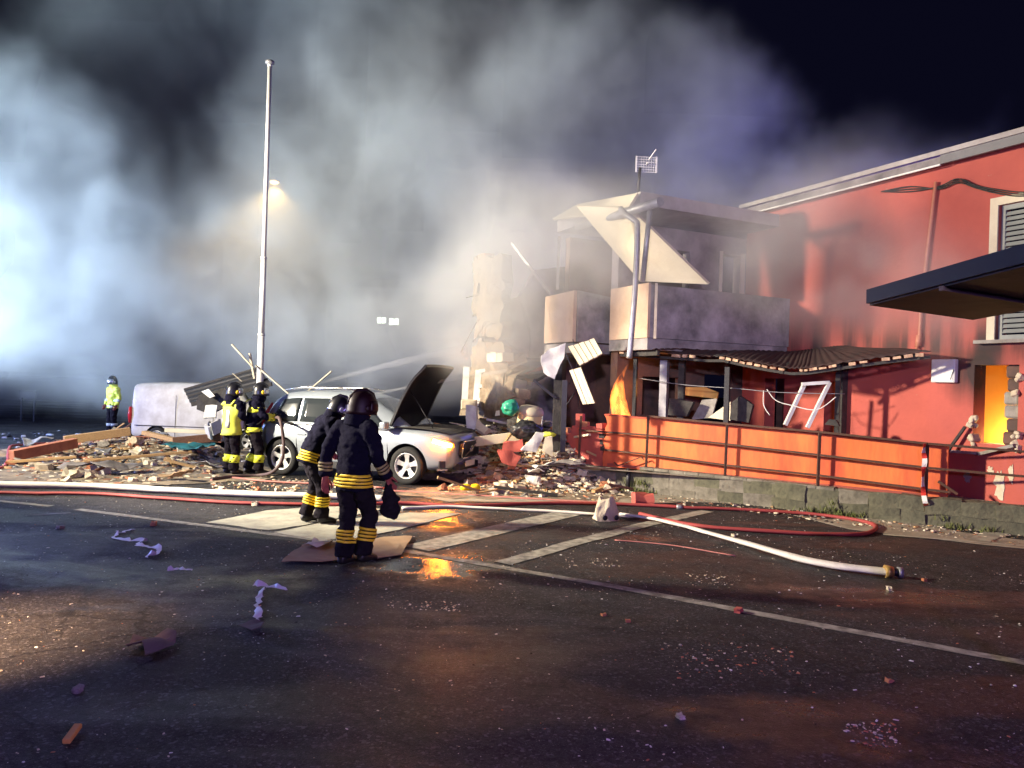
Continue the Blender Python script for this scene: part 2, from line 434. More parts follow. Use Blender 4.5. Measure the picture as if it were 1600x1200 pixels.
def holed(mb, fn, u0, u1, z0, z1, holes, mi=0, mr=0):
    """a wall sheet with thickness and real openings; fn(u, z, depth) -> world"""
    us = sorted({u0, u1, *[h[0] for h in holes], *[h[1] for h in holes]}); zs = sorted({z0, z1, *[h[2] for h in holes], *[h[3] for h in holes]})
    ins = lambda u, z: any(h[0] < u < h[1] and h[2] < z < h[3] for h in holes)
    for i in range(len(us)-1):
        for j in range(len(zs)-1):
            a, b, c, d = us[i], us[i+1], zs[j], zs[j+1]
            if ins((a+b)/2, (c+d)/2): continue
            for k in (0, 1): mb.add([fn(a,c,k), fn(b,c,k), fn(b,d,k), fn(a,d,k)], [(0,1,2,3)], mi)
    for h in [(u0,u1,z0,z1)] + list(holes):
        a, b, c, d = h[:4]
        for p, q in (((a,c),(b,c)), ((b,c),(b,d)), ((b,d),(a,d)), ((a,d),(a,c))):
            mb.add([fn(*p,0), fn(*q,0), fn(*q,1), fn(*p,1)], [(0,1,2,3)], mr if h[:4] != (u0,u1,z0,z1) else mi)
    return mb

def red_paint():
    m = mat('red_paint', (0.46,0.095,0.066), 0.8, col2=(0.36,0.072,0.055), scale=1.3, amt=0.5, bump=0.25, bscale=14)  # wall paint darkened to stand for weaker light on the facade
    nt = m.node_tree; N = nt.nodes; L = nt.links; b = N['Principled BSDF']
    src = b.inputs['Base Color'].links[0].from_socket
    tc = N.new('ShaderNodeTexCoord'); sx = N.new('ShaderNodeSeparateXYZ')
    ge = N.new('ShaderNodeNewGeometry'); L.new(ge.outputs['Position'], sx.inputs[0])
    mp = N.new('ShaderNodeMapping'); mp.inputs['Scale'].default_value = (1.6,1.6,0.22); L.new(ge.outputs['Position'], mp.inputs[0])
    n = N.new('ShaderNodeTexNoise'); n.inputs['Scale'].default_value = 1.5; n.inputs['Detail'].default_value = 7; L.new(mp.outputs[0], n.inputs['Vector'])
    def rng(x, a, c, d=0.0, e=1.0):
        r = N.new('ShaderNodeMapRange'); L.new(x, r.inputs[0])
        for i, v in enumerate((a, c, d, e)): r.inputs[i+1].default_value = v
        return r.outputs[0]
    def mul(a, c):
        x = N.new('ShaderNodeMath'); x.operation = 'MULTIPLY'; L.new(a, x.inputs[0])
        if isinstance(c, float): x.inputs[1].default_value = c
        else: L.new(c, x.inputs[1])
        return x.outputs[0]
    # soot licked up the wall over the burnt canopy, rain streaks
    s1 = mul(mul(rng(sx.outputs['Z'], 2.5, 2.85), rng(sx.outputs['Z'], 3.0, 3.7, 1, 0)), rng(n.outputs['Fac'], 0.42, 0.58, 0.05, 0.9))
    st = rng(n.outputs['Fac'], 0.58, 0.74, 0, 0.4)
    for f, c in ((st, (0.30,0.06,0.035)), (s1, (0.02,0.014,0.013))):
        mx = N.new('ShaderNodeMix'); mx.data_type = 'RGBA'; L.new(f, mx.inputs[0]); L.new(src, mx.inputs[6]); mx.inputs[7].default_value = (*c, 1); src = mx.outputs[2]
    pw = PL(1524, 580, I0, D2); vd = N.new('ShaderNodeVectorMath'); vd.operation = 'DISTANCE'; L.new(ge.outputs['Position'], vd.inputs[0]); vd.inputs[1].default_value = tuple(pw)
    ad = N.new('ShaderNodeMath'); ad.operation = 'MULTIPLY_ADD'; L.new(n.outputs['Fac'], ad.inputs[0]); ad.inputs[1].default_value = -.9; L.new(vd.outputs['Value'], ad.inputs[2])
    s2 = rng(ad.outputs[0], -.28, .22, .95, 0)
    mx = N.new('ShaderNodeMix'); mx.data_type = 'RGBA'; L.new(s2, mx.inputs[0]); L.new(src, mx.inputs[6]); mx.inputs[7].default_value = (.016,.012,.012,1); src = mx.outputs[2]
    # hairline cracks and small chips of bare render
    n5 = N.new('ShaderNodeTexNoise'); n5.inputs['Scale'].default_value = 5.0; n5.inputs['Detail'].default_value = 8; n5.inputs['Roughness'].default_value = .7; L.new(ge.outputs['Position'], n5.inputs['Vector'])
    mx = N.new('ShaderNodeMix'); mx.data_type = 'RGBA'; L.new(rng(n5.outputs['Fac'], .68, .72, 0, .8), mx.inputs[0]); L.new(src, mx.inputs[6]); mx.inputs[7].default_value = (.33,.25,.18,1); src = mx.outputs[2]
    L.new(src, b.inputs['Base Color'])
    return m
M['red_paint'] = red_paint()
M['lit_red_paint'] = mat('lit_red_paint', (0.82,0.205,0.05), 0.8, col2=(0.50,0.075,0.033), scale=2.2, amt=0.7, bump=0.25, bscale=18, stretch=(1,1,0.22))  # same wall paint, brighter and more orange: strong light put into the colour
M['sooty'] = mat('sooty', (0.34,0.31,0.30), 0.9, col2=(0.07,0.065,0.065), scale=0.9, amt=0.9, bump=0.4, bscale=15)
M['burnt_wall'] = mat('burnt_wall', (0.06,0.045,0.04), 0.9, col2=(0.17,0.09,0.06), scale=1.4, amt=0.7, bump=0.4, bscale=15)
M['balcony'] = mat('balcony', (0.50,0.36,0.25), 0.85, col2=(0.36,0.24,0.16), scale=2.2, amt=0.6, bump=0.3, bscale=18)
M['roof'] = mat('roof', (0.50,0.48,0.45), 0.85, col2=(0.25,0.22,0.20), scale=1.5, amt=0.6, bump=0.3)
M['shutter'] = mat('shutter', (0.30,0.33,0.29), 0.6, col2=(0.22,0.24,0.22), scale=3, amt=0.5)
M['ochre'] = mat('ochre', (0.80,0.50,0.12), 0.8, col2=(0.70,0.36,0.08), scale=1.5, amt=0.5)

house = wempty('house', tuple(I0), 'red plastered two storey house with wrecked balcony wing and sooty walls', 'house')
# red facade -------------------------------------------------------
t0a, zt = FT(1549, 312); _, zs = FT(1560, 538)
tw0, _ = FT(1521, 630); tw1, _ = FT(1591, 630); _, wz0 = FT(1550, 694); _, wz1 = FT(1550, 570)
UPW = (t0a+0.13, t0a+1.35, zs+0.07, zt-0.12); LOW = (tw0, tw1, wz0, wz1)
DOOR1 = (FT(1195,620)[0], FT(1225,620)[0], 0.42, 2.35); DOOR2 = (FT(1288,620)[0], FT(1312,620)[0], 0.42, 2.3)
fn = lambda u, z, k: HP(-0.30*k, u, z)
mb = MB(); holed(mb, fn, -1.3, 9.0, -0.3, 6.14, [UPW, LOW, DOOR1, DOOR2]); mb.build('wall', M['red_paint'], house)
# eaves fascia: sooty at the far end, clean at the near end, with a bright drip edge
te, _ = FT(1484, 240)
mb = MB(); mb.plate([HP(0.16,-1.3,6.02), HP(0.16,te,6.02), HP(0.16,te,6.15), HP(0.16,-1.3,6.15)], 0.05); mb.build('fascia', M['sooty'], house)
mb = MB(); mb.plate([HP(0.22,te+.005,6.0), HP(0.22,9.0,6.0), HP(0.22,9.0,6.15), HP(0.22,te+.005,6.15)], 0.06); mb.build('fascia', mat('fascia_grey', (.20,.20,.20), .7, col2=(.14,.14,.14), scale=3), house)
mb = MB(); mb.bar(HP(0.205,-1.2,6.0), HP(0.205,te-.02,6.0), 0.035, 0.03); mb.build('drip_edge', M['white'], house)
mb = MB(); mb.plate([HP(0.26,-1.3,6.2), HP(0.26,9,6.2), HP(-5,9,7.2), HP(-5,-1.3,7.2)], 0.08); mb.build('roof', M['roof'], house)
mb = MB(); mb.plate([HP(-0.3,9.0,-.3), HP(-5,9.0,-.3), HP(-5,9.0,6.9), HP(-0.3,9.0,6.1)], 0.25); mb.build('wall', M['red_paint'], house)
# upper window: surround, shutter leaves with slats, sill
def window(hole, shut, ns):
    a, b, c, d = hole; w = 0.13
    mb = MB()
    for q in ((a-w,a,c-.02,d+w), (b,b+w,c-.02,d+w), (a,b,d,d+w)):
        mb.plate([HP(0.012,q[0],q[2]), HP(0.012,q[1],q[2]), HP(0.012,q[1],q[3]), HP(0.012,q[0],q[3])], 0.03)
    fr = mb.build('window', M['cream'], house)
    mb = MB(); mb.plate([HP(.05,a-.25,c-.06), HP(.05,b+.25,c-.06), HP(.05,b+.25,c-.005), HP(.05,a-.25,c-.005)], 0.24); mb.build('sill', M['concrete'], fr)
    mid = (a+b)/2
    for x0, x1 in ((a+.01,mid-.01), (mid+.01,b-.01)):
        mb = MB()
        for e0, e1, f0, f1 in ((x0,x0+.06,c,d), (x1-.06,x1,c,d), (x0+.06,x1-.06,c,c+.08), (x0+.06,x1-.06,d-.08,d)):
            mb.plate([HP(-.08,e0,f0), HP(-.08,e1,f0), HP(-.08,e1,f1), HP(-.08,e0,f1)], 0.04)
        mb.build('shutter', M['shutter'], fr)
        n = ns; me = None
        for i in range(n):
            z = c+.10+(d-c-.2)*(i+.5)/n
            mb = MB(); mb.plate([HP(-.065,x0+.06,z-.03), HP(-.065,x1-.06,z-.03), HP(-.095,x1-.06,z+.03), HP(-.095,x0+.06,z+.03)], 0.01); mb.build('slat', M['shutter'], fr)
window(UPW, True, 24)
# meter box on the wall
b0 = PL(1460,563,I0,D2); b1 = PL(1498,597,I0,D2)
ta, za = FT(1461, 562); tb, zb = FT(1497, 598)
mb = MB(); mb.plate([HP(.05,ta,zb), HP(.05,tb,zb), HP(.05,tb,za), HP(.05,ta,za)], 0.10); bx = bevel(mb.build('meter_box', M['white'], house), .012)
mb = MB(); mb.plate([HP(.104,ta+.025,zb+.025), HP(.104,tb-.025,zb+.025), HP(.104,tb-.025,za-.025), HP(.104,ta+.025,za-.025)], 0.012); mb.build('lid', M['white'], bx)
mb = MB(); mb.bar(HP(.11,tb-.06,zb+.05), HP(.11,tb-.01,zb+.22), .015, .01); mb.build('crack', M['black'], bx)
# downpipe at the near end of the canopy, cable along the wall
def wallpath(pts, off=0.06): return [HP(off, *FT(*p)) for p in pts]
mb = MB(); mb.tube(wallpath([(1466,285),(1452,400),(1444,470),(1440,530),(1436,545)], .06), 0.03, 10); mb.tube(wallpath([(1440,524),(1438,541)], .06), 0.05, 10)
mb.build('downpipe', mat('pipe_paint', (0.62,0.25,0.16), .6, col2=(.5,.18,.1)), house)
mb = MB()
for k in range(3):
    mb.tube(smooth_path(wallpath([(1380,300),(1425,300-4*k),(1470,292+2*k),(1500,280+3*k),(1530,291+2*k),(1562,297+3*k),(1600,301+3*k),(1660,300)], .05), 5), 0.012, 6)
mb.build('cable', M['black'], house)
# burnt ground floor window: torn plaster edge, room behind, leaning bar and loose sill
LOWW = house
for i in range(22):
    side = i % 2; u = (LOW[0] if side == 0 else LOW[1]) + random.uniform(-.04,.05)*(1 if side else -1); z = random.uniform(LOW[2]-.05, LOW[2]+.45) if random.random() < .7 else random.uniform(LOW[2], LOW[3])
    mb = MB(); mb.box(HP(random.uniform(-.05,.03), u, z), (random.uniform(.05,.13), random.uniform(.05,.12), random.uniform(.06,.18)), rot=Matrix.Rotation(random.random()*3, 4, Vector((random.random(),random.random(),1))))
    bevel(mb.build('torn_plaster', M['plaster'], house), .015)
a, b, c, d = LOW
for i in range(6):
    mb = MB(); mb.box(HP(-.2, b-.14+random.uniform(-.03,.03), c+(d-c)*(i+.5)/6), (.22,.26,(d-c)/6*.98), rz=R(26)+random.uniform(-.1,.1)); bevel(mb.build('jamb_block', M['concrete'] if i in (2,3) else M['burnt_wall'], house), .03)
mb = MB(); mb.plate([HP(-1.1,a-.8,.3), HP(-1.1,b+1.2,.3), HP(-1.1,b+1.2,2.75), HP(-1.1,a-.8,2.75)], .1); mb.plate([HP(-.35,a-.8,2.7), HP(-.35,b+1.2,2.7), HP(-1.04,b+1.2,2.7), HP(-1.04,a-.8,2.7)], .08); mb.build('room_wall', M['ochre'], house)
lamp('fire_in_room', 'POINT', tuple(HP(-.62, a+.02, c+.05)), 60, (1.0,0.64,0.22), None, 0.12)
# room shell behind the veranda doors
for dr in (DOOR1, DOOR2):
    mb = MB(); mb.plate([HP(-.9,dr[0]-.5,.42), HP(-.9,dr[1]+.5,.42), HP(-.9,dr[1]+.5,2.5), HP(-.9,dr[0]-.5,2.5)], .1); mb.build('room_wall', M['burnt_wall'], house)

# balcony wing -----------------------------------------------------
TI = -1.3
wf = lambda u, z, k: HP(u, TI-0.25*k, z)
mb = MB(); holed(mb, wf, 0.0, 3.45, 3.0, 5.5, [(0.15,0.75,3.05,5.1), (1.6,2.6,3.05,5.05)]); mb.build('wall', M['sooty'], house)
mb = MB(); holed(mb, wf, 0.0, 3.4, 0.0, 2.78, [(0.3,1.1,0.42,2.4), (1.7,2.75,0.9,2.3)]); mb.build('wall', M['burnt_wall'], house)
mb = MB(); mb.plate([HP(-.1,TI-2.2,0), HP(3.4,TI-2.2,0), HP(3.4,TI-2.2,5.5), HP(-.1,TI-2.2,5.5)], .2); mb.build('room_wall', M['burnt_wall'], house)
mb = MB(); mb.bar(HP(.14,TI+.04,3.02), HP(.14,TI+.04,5.15), .10, .05); mb.bar(HP(.76,TI+.04,3.02), HP(.76,TI+.04,5.15), .07, .05); mb.build('door_frame', M['cream'], house)
mb = MB(); mb.plate([HP(0.02,0.02,2.9), HP(3.62,0.02,2.9), HP(3.62,TI,2.9), HP(0.02,TI,2.9)], .22); mb.build('balcony_floor', M['sooty'], house)
mb = MB(); mb.plate([HP(0.02,.0,3.015), HP(3.60,.0,3.015), HP(3.60,.0,4.03), HP(0.02,.0,4.03)], .12); mb.build('balcony_parapet', M['sooty'], house)
mb = MB(); mb.plate([HP(3.63,.06,3.015), HP(3.63,-1.24,3.015), HP(3.63,-1.24,4.06), HP(3.63,.06,4.06)], .06); mb.build('balcony_parapet', M['balcony'], house)
mb = MB(); mb.bar(HP(3.50,.085,3.0), HP(3.50,.085,4.06), .05, .04); mb.build('corner_strip', M['plaster'], house)
B2 = Vector((1.27,16.1,0)); up = lambda v, z: Vector((v.x, v.y, z))
mb = MB(); mb.plate([up(B2,2.98), up(B2+D1*1.25,2.98), up(B2+D1*1.25,4.02), up(B2,4.05)], .08); mb.build('balcony_parapet', M['balcony'], house)
mb = MB(); mb.plate([up(B2+D2*.05,2.98), up(B2+D2*1.05,2.98), up(B2+D2*1.05,3.95), up(B2+D2*.05,4.05)], .08); mb.build('balcony_parapet', M['sooty'], house)
mb = MB(); mb.plate([up(B2+D2*.02,2.85), up(B2+D2*1.2,2.85), up(B2+D2*1.2+D1*1.3,2.85), up(B2+D1*1.3,2.85)], .2); mb.build('balcony_floor', M['sooty'], house)
# roof slab over the wing, hanging gutter, pipes and the fallen soffit panel
K = P(1001,299,15.0)
mb = MB(); q = [K, K+D2*4.35, K+D2*4.35+D1*3.0, K+D1*3.3]; mb.plate([v-Vector((0,0,.13)) for v in q], .26, nrm=(0,0,1)); mb.build('roof', M['roof'], house)
mb = MB(); q = [P(997,303,14.95), P(903,320,17.2), P(864,343,17.6), P(980,331,14.75)]; mb.plate(q, .05, nrm=(q[1]-q[0]).cross(q[3]-q[0]).normalized()); mb.build('eave', M['cream'], house)
R1 = P(1032,315,13.9); R2 = P(903,355,16.5)
mb = MB(); mb.tube([R1, R1.lerp(R2,.5), R2], .085, 10); mb.build('gutter', M['grey_metal'], house)
mb = MB(); mb.tube(smooth_path([P(970,326,14.9), P(976,334,14.7), P(992,345,14.5), P(996,358,14.45), P(993,440,14.45), P(986,530,14.45), P(983,560,14.45)], 4), .055, 10); mb.build('downpipe', M['grey_metal'], house)
mb = MB(); mb.tube([P(1016,322,14.35), P(1004,441,14.55)], .05, 10); mb.build('roof_post', M['grey_metal'], house)
mb = MB(); q = [P(902,321,15.7), P(985,324,14.9), P(1108,443,15.35), P(1001,438,15.75)]
nr = (q[1]-q[0]).cross(q[3]-q[0]).normalized(); mb.plate(q, .07, nrm=nr); mb.build('soffit_panel', M['cream'], house)
# torn end of the wing ----------------------------------------------
E0 = Vector((-0.05,17.0,0)); 
def broken_masonry(px, off, m_list, bw=.30, bh=.20):
    """courses of blocks filling a torn outline on the end plane of the wing, uneven and with gaps"""
    pts = [PL(x, y, E0 - D2*off, D2) for x, y in px]; q = [((p-E0).dot(D1), p.z) for p in pts]
    def inside(u, z):
        r = False
        for i in range(len(q)):
            a, b = q[i], q[i-1]
            if (a[1] > z) != (b[1] > z) and u < (b[0]-a[0])*(z-a[1])/(b[1]-a[1])+a[0]: r = not r
        return r
    z = min(p[1] for p in q); k = 0
    while z < max(p[1] for p in q):
        u = min(p[0] for p in q) - (bw/2 if k % 2 else 0)
        while u < max(p[0] for p in q):
            w = bw*random.uniform(.7,1.2)
            if inside(u+w/2, z+bh/2) and random.random() > .05:
                m = random.choice(m_list)
                c = E0 + D1*(u+w/2) - D2*(off+random.uniform(-.05,.03)) + Vector((0,0,z+bh/2))
                rough_block('block', c, (w-.008, .26, bh-.008), math.atan2(D1.y,D1.x)+random.uniform(-.06,.06), m, house, .035)
            u += w
        z += bh; k += 1
def rough_block(name, c, size, rz, m, parent, j=.03):
    bm = bmesh.new(); bmesh.ops.create_cube(bm, size=1); bmesh.ops.subdivide_edges(bm, edges=bm.edges, cuts=1, use_grid_fill=True)
    sd = Vector((random.random()*50, random.random()*50, random.random()*50))
    for v in bm.verts:
        v.co = Vector((v.co.x*size[0], v.co.y*size[1], v.co.z*size[2]))
        v.co += mn.noise_vector(v.co*4+sd)*j
    me = bpy.data.meshes.new(name); bm.to_mesh(me); bm.free(); me.materials.append(m)
    for p in me.polygons: p.use_smooth = False
    o = link(name, me, parent)
    o.location = Vector(c); o.rotation_euler = (random.uniform(-.05,.05), random.uniform(-.05,.05), rz)
    return o
M['old_plaster'] = mat('old_plaster', (0.27,0.205,0.13), .95, col2=(0.12,0.085,0.055), scale=3.5, amt=.8, bump=.8, bscale=20)
BL = [M['old_plaster'], M['old_plaster'], M['old_plaster'], M['sooty'], M['brick']]
def ragged(px, name, m, off=0.0, th=.28, seed=0):
    pts = [PL(x, y, E0 - D2*off, D2) for x, y in px]; bm = bmesh.new(); f = bm.faces.new([bm.verts.new(p) for p in pts])
    bmesh.ops.triangulate(bm, faces=[f]); bmesh.ops.subdivide_edges(bm, edges=bm.edges, cuts=7, use_grid_fill=True)
    for v in bm.verts:
        v.co += D2*(.10*mn.noise(v.co*1.6+Vector((seed,0,0)))+.06*mn.noise(v.co*5)) + D1*.07*mn.noise(v.co*3.1+Vector((0,seed,0))) + Vector((0,0,.07*mn.noise(v.co*3.3+Vector((9,0,seed)))))
    me = bpy.data.meshes.new(name); bm.to_mesh(me); bm.free(); me.materials.append(m); o = link(name, me, house); md = o.modifiers.new('s','SOLIDIFY'); md.thickness = th; return baked(o)
ragged([(753,412),(770,404),(786,407),(800,398),(801,470),(797,500),(801,530),(779,533),(757,526),(760,500),(752,492),(757,455)], 'wall', M['old_plaster'], 0, .28, 1)
ragged([(757,540),(775,536),(802,541),(801,572),(808,600),(806,650),(735,650),(744,612),(741,590),(752,574),(750,556)], 'wall', M['old_plaster'], .05, .28, 2)
broken_masonry([(748,400),(764,398),(766,430),(758,470),(764,525),(748,528),(752,480),(747,450)], -.03, BL)
broken_masonry([(745,560),(760,556),(762,600),(752,650),(730,650),(740,612)], .08, BL)
broken_masonry([(798,575),(812,590),(816,650),(796,650)], .06, BL)
broken_masonry([(768,552),(790,548),(794,562),(772,566)], .3, [M['cream']])
for k in range(7):
    a = E0 + D1*random.uniform(0,1.4) + Vector((0,0,random.choice((2.8,3.4,4.2)))); mb = MB()
    mb.tube(smooth_path([a, a-D2*random.uniform(.2,.5)+Vector((0,0,random.uniform(-.1,.2))), a-D2*random.uniform(.4,.8)+Vector((random.uniform(-.2,.2),0,random.uniform(-.7,.1)))],4), .012, 5); mb.build('rebar', M['rust'], house)
for a, b in (((880,545,15.6),(905,640,15.4)),((905,560,15.6),(880,640,15.7)),((812,470,16.8),(826,560,16.4)),((895,530,15.9),(890,600,15.5))):
    mb = MB(); p, q = P(*a), P(*b); mb.tube(smooth_path([p, p.lerp(q,.5)+Vector((.12,0,-.05)), q],5), .011, 5); mb.build('loose_cable', M['black'], house)
mb = MB(); mb.plate([E0+Vector((.05,.2,2.75)), E0+D2*1.5+Vector((0,.2,2.75)), E0+D2*1.5+D1*1.6+Vector((0,.2,2.75)), E0+D1*1.6+Vector((0,.2,2.75))], .2); mb.build('floor_slab', M['sooty'], house)
mb = MB(); mb.plate([up(E0+D1*1.7,0), up(E0+D1*1.7+D2*3,0), up(E0+D1*1.7+D2*3,5.2), up(E0+D1*1.7+D2*1.4,4.9), up(E0+D1*1.7+D2*1.0,4.2), up(E0+D1*1.7,3.9)], .2); mb.build('wall', M['sooty'], house)
for a, b in (((800,380,18),(860,460,17.4)), ((874,370,17.0),(871,452,16.6))):
    mb = MB(); mb.bar(P(*a), P(*b), .06); mb.build('roof_beam', M['grey_metal'], house)

# grid aerial on the roof corner
ae = wempty('aerial', tuple(P(998,300,15.3)), 'small grid aerial standing on the roof corner against the smoke', 'aerial')
mb = MB(); mb.tube([P(997,302,15.3), P(1000,262,15.3)], .03, 8); mb.build('mast', M['dark_metal'], ae)
c = P(1010,257,15.3); mb = MB()
for s in (-.2,.2): mb.bar(c+Vector((s,0,-.16)), c+Vector((s,0,.16)), .03)
for k in range(7): mb.bar(c+Vector((-.2,0,-.15+.05*k)), c+Vector((.2,.02,-.15+.05*k)), .012)
for k in range(7): mb.bar(c+Vector((-.15+.05*k,.01,-.15)), c+Vector((-.15+.05*k,.01,.15)), .008)
mb.build('reflector', M['white'], ae)
mb = MB(); mb.bar(c+Vector((.05,0,.1)), c+Vector((.16,-.15,.26)), .018); mb.bar(c+Vector((0,-.2,-.02)), c+Vector((0,0,0)), .02); mb.build('dipole', M['white'], ae)

# ------------------------------------------------------------------ veranda canopy of burnt corrugated sheet on posts
A0 = G(945,728,.42); A1 = G(1480,779,.42)                        # line of the orange parapet
def WL(px, z, off=0.0):                                          # point over the parapet line seen in a pixel column
    x, y = ray(px, 640); k = x/F; d = A1 - A0
    t = (k*A0.y - A0.x)/(d.x - k*d.y); p = A0 + d*t; n = Vector((d.y, -d.x, 0)).normalized()
    if n.y > 0: n = -n
    return Vector((p.x, p.y, z)) + n*off
can = wempty('veranda_canopy', (WL(1130,0).x, WL(1130,0).y, 0.42), 'sagging burnt corrugated veranda canopy on posts above the orange parapet', 'canopy')
def zpx(px, py, off=0.0):
    p = WL(px, 0, off); x, y = ray(px, py); p.z = H + y/F*p.y; return p
fe = [zpx(*p) for p in ((966,548),(1000,549),(1062,553),(1100,556),(1128,556),(1160,563),(1195,570),(1235,576),(1262,575),(1320,566),(1385,557),(1452,549))]
be = [HP(s, t, z) for s, t, z in ((3.5,.1,2.80),(3.1,.1,2.82),(2.4,.1,2.84),(1.8,.1,2.86),(1.2,.1,2.88),(.7,.1,2.9),(.1,.15,2.9),(.1,.5,2.92),(.1,.8,2.94),(.1,1.05,2.96),(.1,1.3,2.98),(.1,1.62,2.98))]
def interp(L, t):
    k = t*(len(L)-1); i = min(int(k), len(L)-2); return L[i].lerp(L[i+1], k-i)
def sheet(t0, t1, waves, m):
    n = waves*6; rows = []
    for j in range(7):
        r = []
        for i in range(n+1):
            t = t0+(t1-t0)*i/n; p = interp(fe, t).lerp(interp(be, t), j/6)
            p = p + Vector((0,0,.010*sin(2*pi*waves*i/n) - .05*sin(pi*j/6)*mn.noise(Vector((t*9,j*.3,0)))*2))
            r.append(p)
        rows.append(r)
    mb = MB(); mb.rings(rows, 0, False, True, closed=False); o = mb.build('roof_sheet', m, can)
    md = o.modifiers.new('s','SOLIDIFY'); md.thickness = .012; return baked(o)
M['burnt_sheet'] = mat('burnt_sheet', (0.022,0.012,0.011), 0.8, col2=(0.045,0.018,0.014), scale=5, amt=0.7, bump=0.4)
M['edge'] = mat('edge', (0.60,0.42,0.26), 0.8, col2=(0.25,0.13,0.08), scale=11, amt=0.9)
sheet(0.0, 0.30, 9, M['burnt_sheet']); sheet(0.31, 0.36, 2, M['char']); sheet(0.365, 1.0, 26, M['burnt_sheet'])
for t0, t1, n in ((0.0,.24,9), (.345,.62,9), (.68,.99,13)):  # pale bars along the front edge: light on the corrugation ends put into colour
    for i in range(n):
        if random.random() < .12: continue
        a = t0+(t1-t0)*(i+.08)/n; b = t0+(t1-t0)*(i+.80+random.uniform(-.1,.1))/n
        p, q = interp(fe, a), interp(fe, b); nn = Vector((-.515,-.857,0))*.03
        mb = MB(); mb.bar(p+nn-Vector((0,0,.03+random.uniform(0,.015))), q+nn-Vector((0,0,.03+random.uniform(0,.02))), .05, random.uniform(.035,.06)); mb.build('lit_edge_bar', M['edge'], can)
for t in (.02,.2,.38,.6,.8,.98):
    mb = MB(); mb.bar(interp(fe,t)-Vector((0,0,.075)), interp(be,t)-Vector((0,0,.075)), .06, .09); mb.build('rafter', M['char'], can)
mb = MB()
for i in range(len(fe)-1): mb.bar(fe[i]-Vector((0,0,.09))+Vector((.02,.05,0)), fe[i+1]-Vector((0,0,.09))+Vector((.02,.05,0)), .05, .05)
mb.build('purlin', M['char'], can)
def post(px, w, m, z1, off=-.15, zb=.42, mb=None):
    p = WL(px, zb, off); mb = MB(); mb.box((p.x, p.y, (zb+z1)/2), (w, w, z1-zb), rz=R(-30)); return mb.build('post', m, can)
post(986, .07, M['dark_metal'], 2.66); post(1021, .15, M['grey_metal'], 2.64, -.5); post(1046, .12, M['char'], 2.64, -.6); post(1131, .09, M['dark_metal'], 2.5); post(1297, .08, M['char'], 2.45, -.6)
p = HP(.12, 1.55, 0); mb = MB(); mb.box((p.x,p.y,1.65), (.14,.14,2.45), rz=R(26)); mb.build('post', M['char'], can)
mb = MB(); mb.tube(smooth_path([WL(990,2.25,-.2), WL(1060,2.14,-.3), WL(1140,2.1,-.3), WL(1210,2.05,-.3), WL(1310,2.06,-.5)], 4), .008, 5); mb.build('wire', M['grey_metal'], can)
mb = MB(); mb.tube(smooth_path([WL(1190,2.1,-.3), WL(1205,1.9,-.3), WL(1230,1.82,-.3), WL(1270,1.76,-.3), WL(1300,2.0,-.3)], 5), .010, 5); mb.tube(smooth_path([WL(1185,2.08,-.3), WL(1186,1.8,-.3), WL(1196,1.62,-.3)], 5), .010, 5); mb.build('wire', M['white'], can)

# terrace floor
mb = MB(); mb.plate([A0+Vector((.0,.1,-.02)), A1+Vector((.2,.1,-.02)), HP(.05,5.2,.40), HP(.05,TI,.40), HP(4.5,TI,.40)], .04, nrm=(0,0,1)); tag(mb.build('terrace_floor', M['concrete']), kind='structure')
# ------------------------------------------------------------------ orange parapet wall, its torn red end, stone base, railing
par = wempty('parapet_wall', tuple(A0), 'orange parapet wall behind the rusty railing, its far end broken into steps', 'parapet wall')
dA = (A1-A0).normalized(); nA = Vector((dA.y, -dA.x, 0)); nA = nA if nA.y < 0 else -nA
LA = (A1-A0).length
def AP(s, z, off=0.0): return A0 + dA*s + nA*off + Vector((0,0,z-A0.z))
zt0, zt1 = 1.47, 1.27
mb = MB()
n = 24; top = []
for i in range(n+1):
    s = LA*i/n; top.append(AP(s, zt0+(zt1-zt0)*i/n + (random.uniform(-.008,.008) if 0 < i < n else 0)))
outline = [AP(LA,.40), AP(0,.40), AP(-.02,.62), AP(.03,.8), AP(-.03,.95), AP(.05,1.05), AP(.02,1.2), AP(.07,1.3), AP(.04,1.41)] + top
mb.plate(outline, .16, nrm=nA); mb.build('wall', M['lit_red_paint'], par)
mb = MB()
for i in range(n): mb.bar(top[i]+Vector((0,0,.012)), top[i+1]+Vector((0,0,.012)), .20, .03)
mb.build('coping', mat('coping', (.50,.10,.05), .8, col2=(.35,.06,.035), scale=6), par)
mb = MB(); mb.bar(AP(.1,.47,.085), AP(LA-.3,.45,.085), .012, .05, up=(0,0,1)); mb.build('skirting', mat('skirting', (.40,.08,.05), .8, col2=(.25,.06,.04)), par)
# the broken end, the same wall paint in its darker tone, courses of blocks showing
q = [(-1.36,.40),(-.03,.40),(-.05,1.16),(-.22,1.18),(-.24,1.22),(-.78,1.21),(-.80,1.05),(-1.02,1.06),(-1.03,.92),(-1.14,.91),(-1.16,.74),(-1.30,.72)]
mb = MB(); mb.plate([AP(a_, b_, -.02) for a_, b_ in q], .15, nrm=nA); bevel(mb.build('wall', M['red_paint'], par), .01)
for s0, z0 in ((-1.40,.48),(-1.48,.44),(-1.25,.80),(-.95,1.11),(-.5,1.26),(-.12,1.24)):
    rough_block('block', AP(s0, z0, -.02), (.16,.14,.11), math.atan2(dA.y,dA.x)+random.uniform(-.2,.2), random.choice((M['brick'],M['red_paint'])), par, .02)
mb = MB(); c = AP(-.62,1.34,-.02); mb.box(c, (.16,.14,.26), rz=math.atan2(dA.y,dA.x)+.1); bevel(mb.build('block', M['red_paint'], par), .008)
